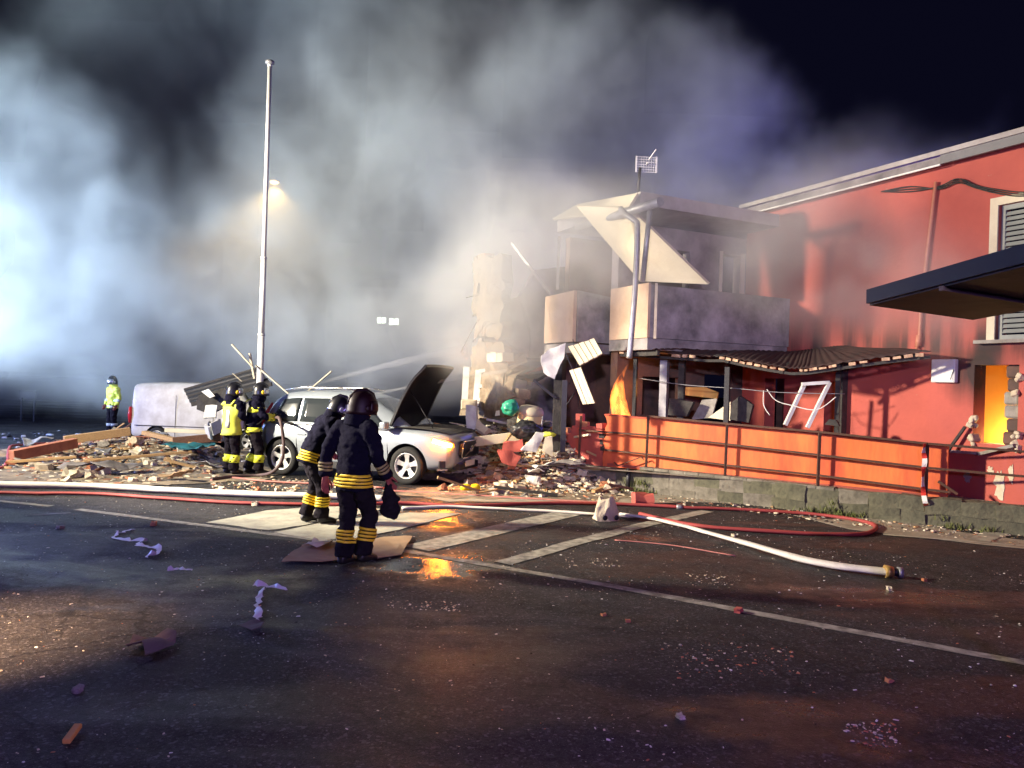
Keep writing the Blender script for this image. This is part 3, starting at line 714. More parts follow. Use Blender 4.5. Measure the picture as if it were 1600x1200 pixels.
for k in range(3):
    mb = MB(); mb.box(AP(-.02-.02*k, .78+.13*k, .0), (.12,.14,.09), rz=math.atan2(dA.y,dA.x)); mb.build('hollow', M['char'], par)

# stone base
M['stone'] = mat('stone', (0.24,0.22,0.17), 0.95, col2=(0.11,0.10,0.075), scale=4, amt=0.8, bump=0.9, bscale=14)
M['mossy'] = mat('mossy', (0.15,0.145,0.09), 0.95, col2=(0.075,0.075,0.05), scale=4, amt=0.8, bump=0.9, bscale=16)
sb = wempty('stone_wall', tuple(AP(LA/2,0,.2)), 'low mossy retaining wall of rough stones under the orange parapet', 'stone wall')
az = math.atan2(dA.y, dA.x)
s = -2.3
while s < LA+3.2:
    w = random.uniform(.28,.55); course = 2
    hh = .42 if s < .9 else .44
    z = -.03
    hs = [random.uniform(.16,.26)]; hs.append(hh-hs[0]+.02)
    for h in hs:
        rough_block('stone', AP(s+w/2, z+h/2, .14+random.uniform(-.02,.03)), (w+.02,.34,h+.02), az+random.uniform(-.04,.04), M['mossy'] if (s > 3.2 and random.random() < .75) or random.random() < .2 else M['stone'], sb)
        z += h
    s += w
mb = MB(); mb.plate([AP(-2.4,-.1,.05), AP(LA+3,-.1,.05), AP(LA+3,.36,.05), AP(-2.4,.36,.05)], .3, nrm=nA); mb.build('core', M['stone'], sb)
mb = MB()
for i in range(12):
    mb.bar(AP(.92+.3*i,.475-.004*i,.2), AP(.92+.3*i+.29,.472-.004*i,.2), .22, .05)
mb.build('cap_slab', M['stone'], sb)
mb = MB(); mb.tube([AP(.70,.0,.36), AP(.71,.46,.36)], .045, 8); mb.build('drain_pipe', M['dark_metal'], sb)

# railing
rl = wempty('railing', tuple(AP(LA/2,.3,.42)), 'rusty iron railing with three rails in front of the orange parapet', 'railing')
def AZ(px, py, off):
    d = A1-A0; x, y = ray(px, py); o = A0 + nA*off; k = x/F
    t = (k*o.y - o.x)/(d.x - k*d.y); p = o + d*t; return Vector((p.x, p.y, H + y/F*p.y))
OFF = .26
for px, a, b in ((908,650,724),(1013,650,740),(1136,664,762),(1281,676,775),(1449,692,800)):
    p, q = AZ(px, a, OFF), AZ(px-4, b, OFF); mb = MB(); mb.bar(p, q, .045); mb.build('post', M['rust'], rl)
for pts in (((1000,649),(1136,662),(1281,675),(1449,693),(1640,709)), ((905,672),(1013,680),(1136,694),(1281,711),(1449,731),(1640,748)), ((945,703),(1013,710),(1136,727),(1281,743),(1449,765),(1485,769))):
    mb = MB()
    for i in range(len(pts)-1): mb.bar(AZ(*pts[i], OFF), AZ(*pts[i+1], OFF), .035)
    mb.build('rail', M['rust'], rl)
mb = MB(); mb.bar(AZ(1466,752,OFF), AZ(1496,772,OFF), .04); mb.build('bent_rail', M['rust'], rl)
mb = MB(); mb.bar(AZ(965,728,OFF), AZ(1002,714,OFF), .02); mb.bar(AZ(1002,714,OFF), AZ(1006,718,OFF), .02); mb.bar(AZ(965,728,OFF), AZ(960,722,OFF), .02); mb.build('bent_rod', M['rust'], rl)
# red and white tape tied to the near post
M['tape_white'] = mat('tape_white', (.8,.78,.72), .45); M['tape_red'] = mat('tape_red', (.65,.05,.03), .45)
pts = smooth_path([AZ(1446,693,OFF+.04), AZ(1443,705,OFF+.05), AZ(1445,720,OFF+.04), AZ(1442,745,OFF+.05), AZ(1443,770,OFF+.06), AZ(1447,790,OFF+.08), G(1452,803,.05)+Vector((0,0,.02)), G(1459,813,.02), G(1466,820,.012)], 5)
mb = MB(); wv = []
for i, p in enumerate(pts):
    a = .6*sin(i*.5); wv.append((p+Vector((cos(a),sin(a),.1))*.035, p-Vector((cos(a),sin(a),.1))*.035))
for i in range(len(wv)-1):
    a, b = wv[i]; c, d = wv[i+1]; nn = Vector((0,.002,0))
    mb.add([a+nn,b+nn,d+nn,c+nn,a-nn,b-nn,d-nn,c-nn], [(0,1,2,3),(7,6,5,4),(0,4,5,1),(2,6,7,3),(1,5,6,2),(3,7,4,0)], 0 if (i//3) % 2 else 1)
tag(mb.build('barrier_tape', [M['tape_white'], M['tape_red']]), 'red and white barrier tape hanging from the railing down to the pavement', 'tape')
# loose window sill bar under the burnt window
t_, z_ = FT(1480,700); 
mb = MB(); mb.bar(HP(.10,FT(1478,704)[0],FT(1478,704)[1]), HP(.10,FT(1533,708)[0],FT(1533,708)[1]), .06, .045); o = mb.build('loose_sill', M['grey_metal'], house)
mb = MB(); mb.bar(HP(.14,FT(1489,705)[0],FT(1489,705)[1]), HP(.10,FT(1514,667)[0],FT(1514,667)[1]), .05, .04); mb.build('loose_bar', M['char'], house)
mb = MB(); mb.bar(HP(.06,FT(1533,708)[0]+.02,FT(1533,709)[1]), HP(.06,FT(1590,694)[0],FT(1590,696)[1]), .12, .05); mb.build('sill', M['concrete'], house)
for px, py, w, h in ((1512,746,.10,.16),(1563,756,.16,.5),(1548,735,.08,.14),(1580,740,.07,.3)):
    t_, z_ = FT(px, py); q = [((r_:=random.uniform(.45,1.1))*w*cos(a), r_*h*sin(a)*.6) for a in [i*pi/9 for i in range(18)]]
    mb = MB(); mb.plate([HP(.006+.001*w, t_+x*.7, z_+y) for x, y in q], .01, nrm=-D2); mb.build('bare_patch', M['concrete'] if px == 1512 else M['plaster'], house)

# ------------------------------------------------------------------ shelter roof at the right edge
sh = wempty('shelter_roof', (3.75,3.6,0), 'dark shelter roof with navy edge jutting into the right side above the railing', 'shelter')
nav = mat('navy_paint', (.006,.007,.022), .55, col2=(.010,.010,.02), spec=.25)
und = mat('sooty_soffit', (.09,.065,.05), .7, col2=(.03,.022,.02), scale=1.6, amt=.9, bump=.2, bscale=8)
cA, cD, cB, cC = P(1357,457,5.5), P(1600,388,4.0), P(1520,494,6.0), P(1600,479,5.47)
e1 = (cD-cA); cD2 = cA+e1*2.2; cC2 = cB+(cC-cB).normalized()*e1.length*2.2
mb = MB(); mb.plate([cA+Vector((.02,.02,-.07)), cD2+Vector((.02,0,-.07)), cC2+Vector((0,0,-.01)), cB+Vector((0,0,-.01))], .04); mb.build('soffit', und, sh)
mb = MB(); mb.plate([cA, cD2, cC2+Vector((0,0,.06)), cB+Vector((0,0,.06))], .03); mb.build('roof_sheet', nav, sh)
for a, b in ((cA,cD2), (cA,cB), (cB,cC2)):
    mb = MB(); mb.bar(a+Vector((0,0,-.03 if b is not cC2 else .02)), b+Vector((0,0,-.03 if a is cA and b is cD2 else .01)), .03, .10 if b is cD2 else .05); mb.build('edge', nav, sh)
for k in (.25,.5,.75):
    mb = MB(); a = cA.lerp(cD2,k)-Vector((0,0,.10)); b = cB.lerp(cC2,k)-Vector((0,0,.045)); mb.bar(a, b, .03, .03); mb.build('rib', und, sh)
for yy in (2.6,4.4):
    p = cB + (cC2-cB)*((6.0-yy)/(6.0-cC2.y)); mb = MB(); mb.bar((p.x+.05,yy,0), (p.x+.05,yy,p.z-.03), .09); mb.build('post', nav, sh)

# ------------------------------------------------------------------ pavement apron and painted markings
M['apron'] = mat('apron', (0.36,0.32,0.24), 0.85, col2=(0.20,0.175,0.13), scale=2.5, amt=0.8, bump=0.4, bscale=25)
M['marking'] = mat('marking', (0.40,0.38,0.31), 0.7, col2=(0.13,0.12,0.10), scale=7, amt=0.9, bump=0.3, bscale=60)
M['marking_pale'] = mat('marking_pale', (0.44,0.43,0.33), 0.7, col2=(0.24,0.23,0.19), scale=3, amt=0.8, bump=0.3, bscale=60)
def ground_poly(px, name, m, z, jit=.03, sub=4):
    pts = [G(x, y) for x, y in px]; out = []
    for i in range(len(pts)):
        a, b = pts[i], pts[(i+1) % len(pts)]
        for k in range(sub):
            p = a.lerp(b, k/sub); out.append(Vector((p.x+random.uniform(-jit,jit), p.y+random.uniform(-jit,jit), z)))
    mb = MB(); mb.plate(out, .004, nrm=(0,0,1)); return tag(mb.build(name, m), kind='structure')
ground_poly([(985,776),(1095,766),(1180,771),(1265,782),(1262,792),(1170,788),(1060,784)], 'pavement', M['apron'], .006)
ground_poly([(1240,806),(1300,812),(1345,808),(1420,815),(1500,832),(1640,850),(1640,862),(1520,850),(1400,836),(1330,828)], 'pavement', M['apron'], .007)
ground_poly([(640,772),(760,762),(900,765),(985,776),(1060,786),(960,790),(820,785),(700,784)], 'pavement', M['apron'], .008, .05)
def stripe(pxs, w, m, z, jit=.012):
    pts = [G(*p) for p in pxs]; L = []; Rr = []; pp = []
    for i in range(len(pts)-1):
        k = max(2, int((pts[i+1]-pts[i]).length/.25))
        for j in range(k): pp.append(pts[i].lerp(pts[i+1], j/k))
    pp.append(pts[-1])
    for i, p in enumerate(pp):
        d = (pp[min(i+1,len(pp)-1)]-pp[max(i-1,0)]).normalized(); nn = Vector((-d.y, d.x, 0))
        L.append(p+nn*(w/2+random.uniform(-jit,jit))); Rr.append(p-nn*(w/2+random.uniform(-jit,jit)))
    mb = MB()
    for i in range(len(pp)-1):
        mb.add([Vector((q.x,q.y,z)) for q in (L[i],L[i+1],Rr[i+1],Rr[i])], [(0,1,2,3)])
    return tag(mb.build('road_marking', m), kind='structure')
stripe([(120,796),(380,829),(640,862)], .13, M['marking'], .004)
stripe([(640,862),(1000,924),(1300,981),(1640,1043)], .14, M['marking'], .004)
stripe([(785,881),(900,848),(1010,820),(1105,799)], .24, M['marking'], .0085)
stripe([(650,858),(760,832),(900,800)], .45, M['marking'], .0085)
stripe([(-30,780),(80,791)], .12, M['marking'], .004); stripe([(40,806),(110,801)], .12, M['marking'], .004)
stripe([(1380,836),(1500,846),(1640,857)], .10, M['marking_pale'], .012)
stripe([(1528,846),(1563,832)], .28, M['marking_pale'], .016)
ground_poly([(322,817),(420,798),(520,790),(600,796),(470,822),(420,829)], 'road_marking', M['marking_pale'], .006, .03)
ground_poly([(425,833),(520,814),(640,802),(720,803),(640,825),(560,842),(500,845)], 'road_marking', M['marking_pale'], .010, .03)

# ------------------------------------------------------------------ vehicles
def car_paint(name, col, metal, rough):
    m = mat(name, col, rough, metal, col2=tuple(c*.8 for c in col), scale=2.5, amt=0.5, coat=0.6)
    return m
M['silver'] = car_paint('silver_paint', (0.38,0.43,0.47), 0.4, 0.34)
M['van_white'] = mat('van_white', (0.62,0.62,0.585), .45, col2=(.42,.40,.35), scale=2.4, amt=.7, coat=.3)
M['glass'] = mat('dark_glass', (0.02,0.025,0.03), 0.06, spec=0.7, coat=.5)
M['glass_pale'] = mat('pale_glass', (0.03,0.036,0.04), 0.06, spec=0.3)
M['tyre'] = mat('tyre', (0.014,0.014,0.014), .85, bump=.2, bscale=60)
M['alloy'] = mat('alloy', (0.62,0.62,0.60), .35, .5)
M['plastic'] = mat('black_plastic', (0.018,0.018,0.02), .55)
M['chrome'] = mat('chrome', (0.7,0.7,0.7), .2, .9)
M['indicator'] = mat('indicator', (0.9,0.35,0.05), .2, emit=(1.0,0.24,0.015), estr=420)
M['tail_red'] = mat('tail_red', (0.45,0.02,0.03), .2, coat=.5)

def lerp_tab(tab, x):
    if x <= tab[0][0]: return tab[0][1:]
    for a, b in zip(tab, tab[1:]):
        if x <= b[0]:
            t = (x-a[0])/(b[0]-a[0]); t2 = t*t*(3-2*t)*.5+t*.5
            return [p+(q-p)*t2 for p, q in zip(a[1:], b[1:])]
    return tab[-1][1:]

def loft_body(rows_fn, xs, name, m, parent, cuts=(), cut_r=.40, well=None, sub=1):
    """rows_fn(x) gives the half section (y,z) from the middle of the floor to the middle of the top"""
    mb = MB(); rings = []
    for x in xs:
        h = rows_fn(x); ring = [(x, y, z) for y, z in h] + [(x, -y, z) for y, z in h[::-1][1:-1]]
        rings.append(ring)
    mb.rings(rings, 0, True, True)
    o = mb.build(name, [m] + ([well] if well else []), parent)
    if sub:
        md = o.modifiers.new('s','SUBSURF'); md.levels = sub; baked(o)
    if cuts:
        for cx, cz in cuts:
            bm = bmesh.new(); bmesh.ops.create_cone(bm, cap_ends=True, segments=40, radius1=cut_r, radius2=cut_r, depth=2.6, matrix=Matrix.Translation((cx,0.013,cz)) @ Matrix.Rotation(pi/2,4,'X'))
            me = bpy.data.meshes.new('cutter'); bm.to_mesh(me); bm.free(); c = link('cutter', me, parent)
            md = o.modifiers.new('b','BOOLEAN'); md.operation = 'DIFFERENCE'; md.object = c; md.solver = 'EXACT'
            baked(o); bpy.data.objects.remove(c)
        if well:
            for p in o.data.polygons:
                q = p.center
                for cx, cz in cuts:
                    if sqrt((q.x-cx)**2+(q.z-cz)**2) < cut_r+.004 and abs(p.normal.y) < .5: p.material_index = 1
    for p in o.data.polygons: p.use_smooth = True
    try: o.data.set_sharp_from_angle(angle=R(35))
    except Exception: pass
    return o

def make_wheel(name, parent, x, y, r, side, spokes=5):
    """tyre with sunk rim; side = +1 when the outer face looks to +y"""
    T = Matrix.Translation((x, y, r)) @ Matrix.Rotation(-pi/2*side, 4, 'X')
    mb = MB(); w = .115
    mb.lathe([(r*.66,-w),(r*.86,-w),(r*.97,-w*.8),(r,-w*.45),(r,w*.45),(r*.97,w*.8),(r*.86,w),(r*.70,w),(r*.66,w*.85),(r*.66,-w)], 36, 0, T)
    ty = mb.build('wheel', M['tyre'], parent)
    mb = MB(); mb.lathe([(r*.70,w*.80),(r*.665,w*.98),(r*.62,w*.80),(r*.60,w*.2),(r*.60,-w)], 36, 0, T)
    mb.lathe([(.001,w*.62),(.055,w*.62),(.075,w*.45),(.08,0)], 20, 0, T)
    for k in range(spokes):
        a = 2*pi*k/spokes + .3
        for da, ww in ((0,1),):
            ca, sa = cos(a), sin(a); n = Vector((-sa,ca,0)); d = Vector((ca,sa,0))
            pr = []
            for rr, hw, z in ((.05,.045,w*.55),(r*.35,.040,w*.60),(r*.63,.062,w*.82)):
                pr.append((d*rr+n*hw+Vector((0,0,z)), d*rr-n*hw+Vector((0,0,z)), d*rr-n*hw*.8+Vector((0,0,z-.03)), d*rr+n*hw*.8+Vector((0,0,z-.03))))
            mb.rings([[T @ p for p in q] for q in pr], 0, True, False)
    mb.build('rim', M['alloy'], ty)
    mb = MB(); mb.lathe([(.001,w*.1),(r*.60,w*.1),(r*.6,w*.05),(.001,w*.05)], 24, 0, T); mb.build('brake_disc', M['plastic'], ty)
    return ty

# ---- silver estate car, bonnet open
def build_suv():
    f, r_ = G(637,757), G(443,742); fw = (f-r_); L = fw.length; d = fw.normalized()
    yaw = math.atan2(d.y, d.x); near = Vector((d.y, -d.x, 0))          # near side wheels touch f and r_
    mid = (f+r_)/2 - near*0.80
    car = empty('parked_car', (mid.x, mid.y, 0), yaw, 'silver estate car with its bonnet raised and an orange indicator glowing', 'car')
    wb = L/2; R0 = .365
    # x, half width, floor z, shoulder z, deck z
    tab = [(-2.08,.62,.62,.93,.97),(-2.05,.76,.42,1.00,1.05),(-1.95,.87,.30,1.05,1.10),(-1.6,.93,.26,1.07,1.12),(-.8,.945,.24,1.05,1.10),(0,.945,.24,1.03,1.08),(.8,.945,.24,1.02,1.08),
           (1.2,.94,.25,1.02,1.09),(1.7,.925,.26,1.00,1.08),(2.05,.88,.28,.97,1.05),(2.26,.80,.33,.93,1.00),(2.37,.66,.42,.86,.92)]
    def low(x):
        w, z0, zs, zd = lerp_tab(tab, x); h = zs-z0
        return [(0,z0),(w*.80,z0),(w*.95,z0+.06),(w*.985,z0+h*.30),(w,z0+h*.58),(w*.985,z0+h*.82),(w*.955,zs),(w*.90,zs+(zd-zs)*.7),(w*.6,zd),(0,zd+.012)]
    xs = [-2.08,-2.05,-2.0,-1.92,-1.75,-1.4,-.9,-.3,.3,.8,1.2,1.5,1.8,2.0,2.14,2.25,2.31,2.36]
    body = loft_body(low, xs, 'body', M['silver'], car, [(-wb,R0),(wb,R0)], .43, M['plastic'])
    # greenhouse
    gt = [(-2.02,.80,1.03,1.07,.60),(-1.88,.80,1.04,1.46,.60),(-1.70,.81,1.05,1.66,.60),(-1.2,.83,1.05,1.725,.61),(-.4,.84,1.04,1.74,.62),(.2,.84,1.04,1.715,.61),(.55,.83,1.04,1.60,.59),(.95,.80,1.04,1.36,.58),(1.42,.74,1.05,1.08,.62)]
    def green(x, k=1.0):
        wl, zb, zr, wr = lerp_tab(gt, x); h = zr-zb
        return [(0,zb-.05),(wl*.98,zb-.05),(wl,zb),(wl+(wr-wl)*.45,zb+h*.48),(wr+.035,zb+h*.86),(wr-.06,zb+h*.975),(wr*.5,zr+.008),(0,zr+.018)]
    gx = [-2.02,-1.96,-1.88,-1.8,-1.66,-1.45,-1.1,-.6,-.1,.2,.4,.6,.8,1.0,1.2,1.42]
    loft_body(green, gx, 'roof', M['silver'], car)
    def gpt(x, t, off=.012):
        """point on the side of the greenhouse, t from belt to roof edge"""
        wl, zb, zr, wr = lerp_tab(gt, x); h = zr-zb
        y = wl+(wr+.035-wl)*t*1.02; return Vector((x, y+off, zb+h*.86*t))
    for sgn in (1,-1):
        for nm, xa, xb, xat, xbt, m in (('rear_window',-1.78,-1.14,-1.56,-1.12,M['glass_pale']),('door_window',-1.07,-.13,-1.06,-.12,M['glass_pale']),('door_window',-.06,1.0,-.05,.42,M['glass_pale'])):
            rows = []
            for j in range(5):
                t = .10+.80*j/4; a = xa+(xat-xa)*j/4; b = xb+(xbt-xb)*j/4
                rows.append([gpt(a+(b-a)*i/8, t) for i in range(9)])
            if sgn < 0: rows = [[Vector((p.x,-p.y,p.z)) for p in r] for r in rows]
            mb = MB(); mb.rings(rows, 0, False, True, closed=False); o = mb.build(nm, m, car); md = o.modifiers.new('s','SOLIDIFY'); md.thickness = .012; md.offset = 0; baked(o)
        # dark belt strip, sill, arch linings
        mb = MB(); mb.tube([Vector((x, sgn*(lerp_tab(tab,x)[0]*.955+.002), lerp_tab(tab,x)[2]+.012)) for x in [-1.85+.193*i for i in range(16)]], .012, 6); mb.build('belt_trim', M['chrome'], car)
        mb = MB(); mb.bar((-.98,sgn*.915,.29), (.96,sgn*.915,.29), .06, .12); mb.build('sill', M['plastic'], car)
        for x0 in (.02, -1.06):
            mb = MB(); mb.box((x0+.14-.02, sgn*.93, .86), (.20,.035,.03)); mb.build('door_handle', M['silver'], car)
        for x0 in (-1.06,-.02,1.02):
            mb = MB(); mb.tube([(x0+.03, sgn*(lerp_tab(tab,x0)[0]+.0015), .42),(x0, sgn*(lerp_tab(tab,x0)[0]*.995+.0015),.72),(x0-.01,sgn*(lerp_tab(tab,x0)[0]*.962+.002),.93)], .005, 5); mb.build('door_gap', M['plastic'], car)
        mb = MB(); mb.box((.98, sgn*1.0, 1.12), (.13,.22,.14)); bevel(mb.build('door_mirror', M['silver'], car), .03, 2)
        mb = MB(); mb.tube([(-1.6,sgn*.57,1.72),(-1.2,sgn*.575,1.785),(-.3,sgn*.58,1.80),(.15,sgn*.58,1.76)], .018, 6); mb.build('roof_rail', M['chrome'], car)
    # windscreen and tailgate glass
    rows = []
    for j in range(6):
        t = j/5; x = .50+(1.36-.50)*(1-t); wl, zb, zr, wr = lerp_tab(gt, x)
        rows.append([Vector((x+.012, (wr-.05)*(-1+2*i/8), zr+.022-.03*abs(-1+2*i/8)**3)) for i in range(9)])
    mb = MB(); mb.rings(rows, 0, False, True, closed=False); mb.build('windscreen', M['glass'], car)
    # engine bay under the open bonnet
    rows = []
    for j in range(10):
        x = 1.12+(2.28-1.12)*j/9; w, z0, zs, zd = lerp_tab(tab, x)
        rows.append([Vector((x, w*.93*(-1+2*i/8), zd+.024-.02*abs(-1+2*i/8)**2 + .012*random.uniform(-1,1))) for i in range(9)])
    mb = MB(); mb.rings(rows, 0, False, False, closed=False); mb.build('engine_bay', M['char'], car)
    mb = MB()
    for i in range(16): mb.box((random.uniform(1.25,2.0), random.uniform(-.55,.55), 1.0), (random.uniform(.08,.3),random.uniform(.08,.3),random.uniform(.05,.12)), rz=random.random())
    mb.build('engine', M['char'], car)
    # raised bonnet, crowned, inner frame
    hx, hz, ang, hl = 1.00, 1.11, R(62), 1.36
    def hp(u, v, k):                                   # u along, v across, k side
        w = .80-.10*u*u*u; x0 = u*hl; z0 = .05*sin(pi*min(u,.9)*.9)*1.0 + .045*(1-v*v) - (.14*max(0,u-.75)*2)
        z0 -= .03*k; x = hx + cos(ang)*x0 - sin(ang)*z0; z = hz + sin(ang)*x0 + cos(ang)*z0
        return Vector((x, w*v, z))
    for k, nm, m in ((0,'bonnet',M['silver']),):
        rows = [[hp(j/10, -1+i/6, 0) for i in range(13)] for j in range(11)]
        mb = MB(); mb.rings(rows, 0, False, True, closed=False); bo = mb.build(nm, m, car)
        rows = [[hp(j/10, -1+i/6, 1) for i in range(13)] for j in range(11)]
        mb = MB(); mb.rings(rows, 0, False, True, closed=False); mb.build('inner_skin', mat('bonnet_liner', (.004,.004,.010), .8, spec=.1), bo)
        mb = MB()
        for i in range(12): a = hp(1,-1+i/6,.5); b = hp(1,-1+(i+1)/6,.5); mb.bar(a, b, .05)
        for sg in (-1,1):
            for j in range(10): mb.bar(hp(j/10,sg,.5), hp((j+1)/10,sg,.5), .045)
        mb.build('rim', M['black'], bo)
    mb = MB(); mb.tube([(1.9,-.55,.98), hp(.55,-.7,1)], .010, 5); mb.build('bonnet_stay', M['plastic'], car)
    # nose: grille, emblem, lamps, plate, lower intake, fog lamp recess
    T = Matrix.Translation((2.40,0,.72)) @ Matrix.Rotation(R(8),4,'Y')
    g = [(-.46,-.13),(-.40,-.19),(.40,-.19),(.46,-.13),(.46,.10),(.42,.14),(-.42,.14),(-.46,.10)]
    mb = MB(); mb.plate([T @ Vector((.0,y,z)) for y, z in g], .08); gr_ = mb.build('grille', M['black'], car)
    mb = MB()
    for i in range(len(g)): mb.tube([T @ Vector((.042,*g[i])), T @ Vector((.042,*g[(i+1) % len(g)]))], .012, 6)
    mb.build('grille_frame', M['chrome'], gr_)
    mb = MB()
    for i in range(15): mb.box(T @ Vector((.042,-.42+.06*i,-.02)), (.012,.012,.29))
    mb.build('grille_bars', M['plastic'], gr_)
    mb = MB(); mb.lathe([(.045,-.008),(.065,-.008),(.065,.008),(.045,.008),(.045,-.008)], 20, 0, T @ Matrix.Translation((.055,0,-.02)) @ Matrix.Rotation(pi/2,4,'Y')); mb.bar(T @ Vector((.05,-.33,-.16)), T @ Vector((.05,.33,.12)), .02, .02); mb.build('emblem', M['chrome'], gr_)
    for sgn in (1,-1):
        pts = []
        for x, z in ((2.35,.82),(2.30,.845),(2.2,.875),(2.08,.90),(1.96,.915),(1.96,.85),(2.08,.81),(2.2,.775),(2.30,.755),(2.35,.755)):
            w = lerp_tab(tab, x)[0]; pts.append((x, sgn*(w*.985+.024), z))
        mb = MB(); mb.add([Vector(p) for p in pts] + [Vector(p)-Vector((.03,sgn*.03,0)) for p in pts], [list(range(10)), list(range(19,9,-1))]+[[i,(i+1)%10,10+(i+1)%10,10+i] for i in range(10)])
        hl_ = mb.build('headlight', mat('headlight_lens', (.5,.2,.05), .15, emit=(1,.22,.015), estr=2.2) if sgn < 0 else M['glass_pale'], car)
        if sgn < 0:
            mb = MB(); q = [(2.32,.785),(2.2,.815),(2.08,.85),(1.99,.875)]
            mb.tube([(x, sgn*(lerp_tab(tab,x)[0]*.985+.045), z) for x, z in q], .036, 8); mb.build('indicator', M['indicator'], hl_); lp_ = lamp('indicator_light', 'POINT', (2.36, -1.16, .86), 5, (1.0,.22,.02), None, .05); lp_.parent = car
        mb = MB(); mb.box((2.16, sgn*.83, .43), (.12,.10,.13), rz=sgn*R(-35)); mb.build('air_intake', M['plastic'], car)
        mb = MB(); mb.box((2.17, sgn*.835, .33), (.20,.08,.03), rz=sgn*R(-35)); mb.build('bumper_trim', M['chrome'], car)
        pts = [(-2.2,1.36),(-2.24,1.05),(-2.12,.98),(-2.06,1.02),(-2.1,1.36)]
    mb = MB(); mb.box((2.33,0,.36), (.16,1.0,.12)); mb.build('lower_grille', M['plastic'], car)
    mb = MB(); mb.box((2.425,0,.41), (.015,.50,.11)); mb.build('number_plate', M['white'], car)
    for sgn in (1,-1):
        mb = MB(); mb.tube([(-2.04,sgn*.72,.90),(-2.0,sgn*.77,1.04),(-1.93,sgn*.73,1.25),(-1.84,sgn*.66,1.45)], [.03,.045,.045,.025], 8); mb.build('tail_light', M['tail_red'], car)
    for x in (-wb, wb):
        for sgn in (1,-1): make_wheel('wheel', car, x, sgn*.80, R0, sgn)
    car.scale = (1,1,1.03)
    return car
build_suv()

# ---- white panel van half buried behind the rubble
def build_van():
    a = P(203,640,22.0); van = empty('panel_van', (a.x+2.15, a.y+.75, -.12), R(-4), 'white panel van with smashed front behind the heap of planks', 'van')
    tab = [(-2.15,.74,.36,1.0,1.80),(-2.08,.84,.30,1.0,1.86),(-1.5,.88,.26,1.0,1.90),(0,.89,.25,1.0,1.91),(.75,.89,.25,1.0,1.88),(1.05,.88,.25,1.0,1.72),(1.4,.86,.25,1.0,1.30),(1.65,.85,.26,.98,1.12),(2.05,.76,.30,.86,.96),(2.18,.62,.38,.76,.82)]
    def low(x):
        w, z0, zs, zt = lerp_tab(tab, x)
        return [(0,z0),(w*.9,z0),(w*.985,z0+.08),(w,z0+.3),(w*.99,zs),(w*.97,zs+(zt-zs)*.4),(w*.90,zs+(zt-zs)*.82),(w*.80,zt-.02),(w*.4,zt),(0,zt+.01)]
    loft_body(low, [-2.15,-2.10,-2.0,-1.7,-1.2,-.6,0,.5,.8,1.0,1.2,1.4,1.6,1.8,2.0,2.12,2.18], 'body', M['van_white'], van, [(-1.3,.31),(1.42,.31)], .36, M['plastic'])
    for x in (-1.3,1.42):
        for s in (1,-1): make_wheel('wheel', van, x, s*.76, .31, s)
    for s in (1,-1):
        mb = MB(); mb.tube([(-2.13,s*.80,.72),(-2.13,s*.83,.95),(-2.12,s*.82,1.18)], [.05,.06,.04], 8); mb.build('tail_light', M['tail_red'], van)
        mb = MB(); mb.bar((-1.95,s*.893,.66), (.55,s*.90,.66), .01, .02); mb.build('slide_rail', M['plastic'], van)
        for x in (.26,.46):
            mb = MB(); mb.lathe([(.001,.012),(.055,.012),(.06,0)], 16, 0, Matrix.Translation((x,s*.893,.76)) @ Matrix.Rotation(-pi/2*s,4,'X') @ Matrix.Diagonal((.8,1.5,1,1))); mb.build('door_handle', M['plastic'], van)
        for x in (.36,-.75):
            mb = MB(); mb.bar((x,s*.897,.35), (x,s*.875,1.55), .01, .01); mb.build('door_gap', M['plastic'], van)
        mb = MB(); mb.plate([(.50,s*.86,1.12),(1.28,s*.83,1.12),(1.02,s*.76,1.58),(.50,s*.80,1.66)], .02); mb.build('door_window', M['glass'], van)
    mb = MB(); mb.plate([(1.5,.68,1.24),(1.5,-.68,1.24),(1.12,-.60,1.70),(1.12,.60,1.70)], .02); mb.build('windscreen', M['glass'], van)
    mb = MB(); mb.box((-2.14,0,.42),(.12,1.5,.2)); bevel(mb.build('bumper', M['plastic'], van), .04, 2)
    return van
build_van()

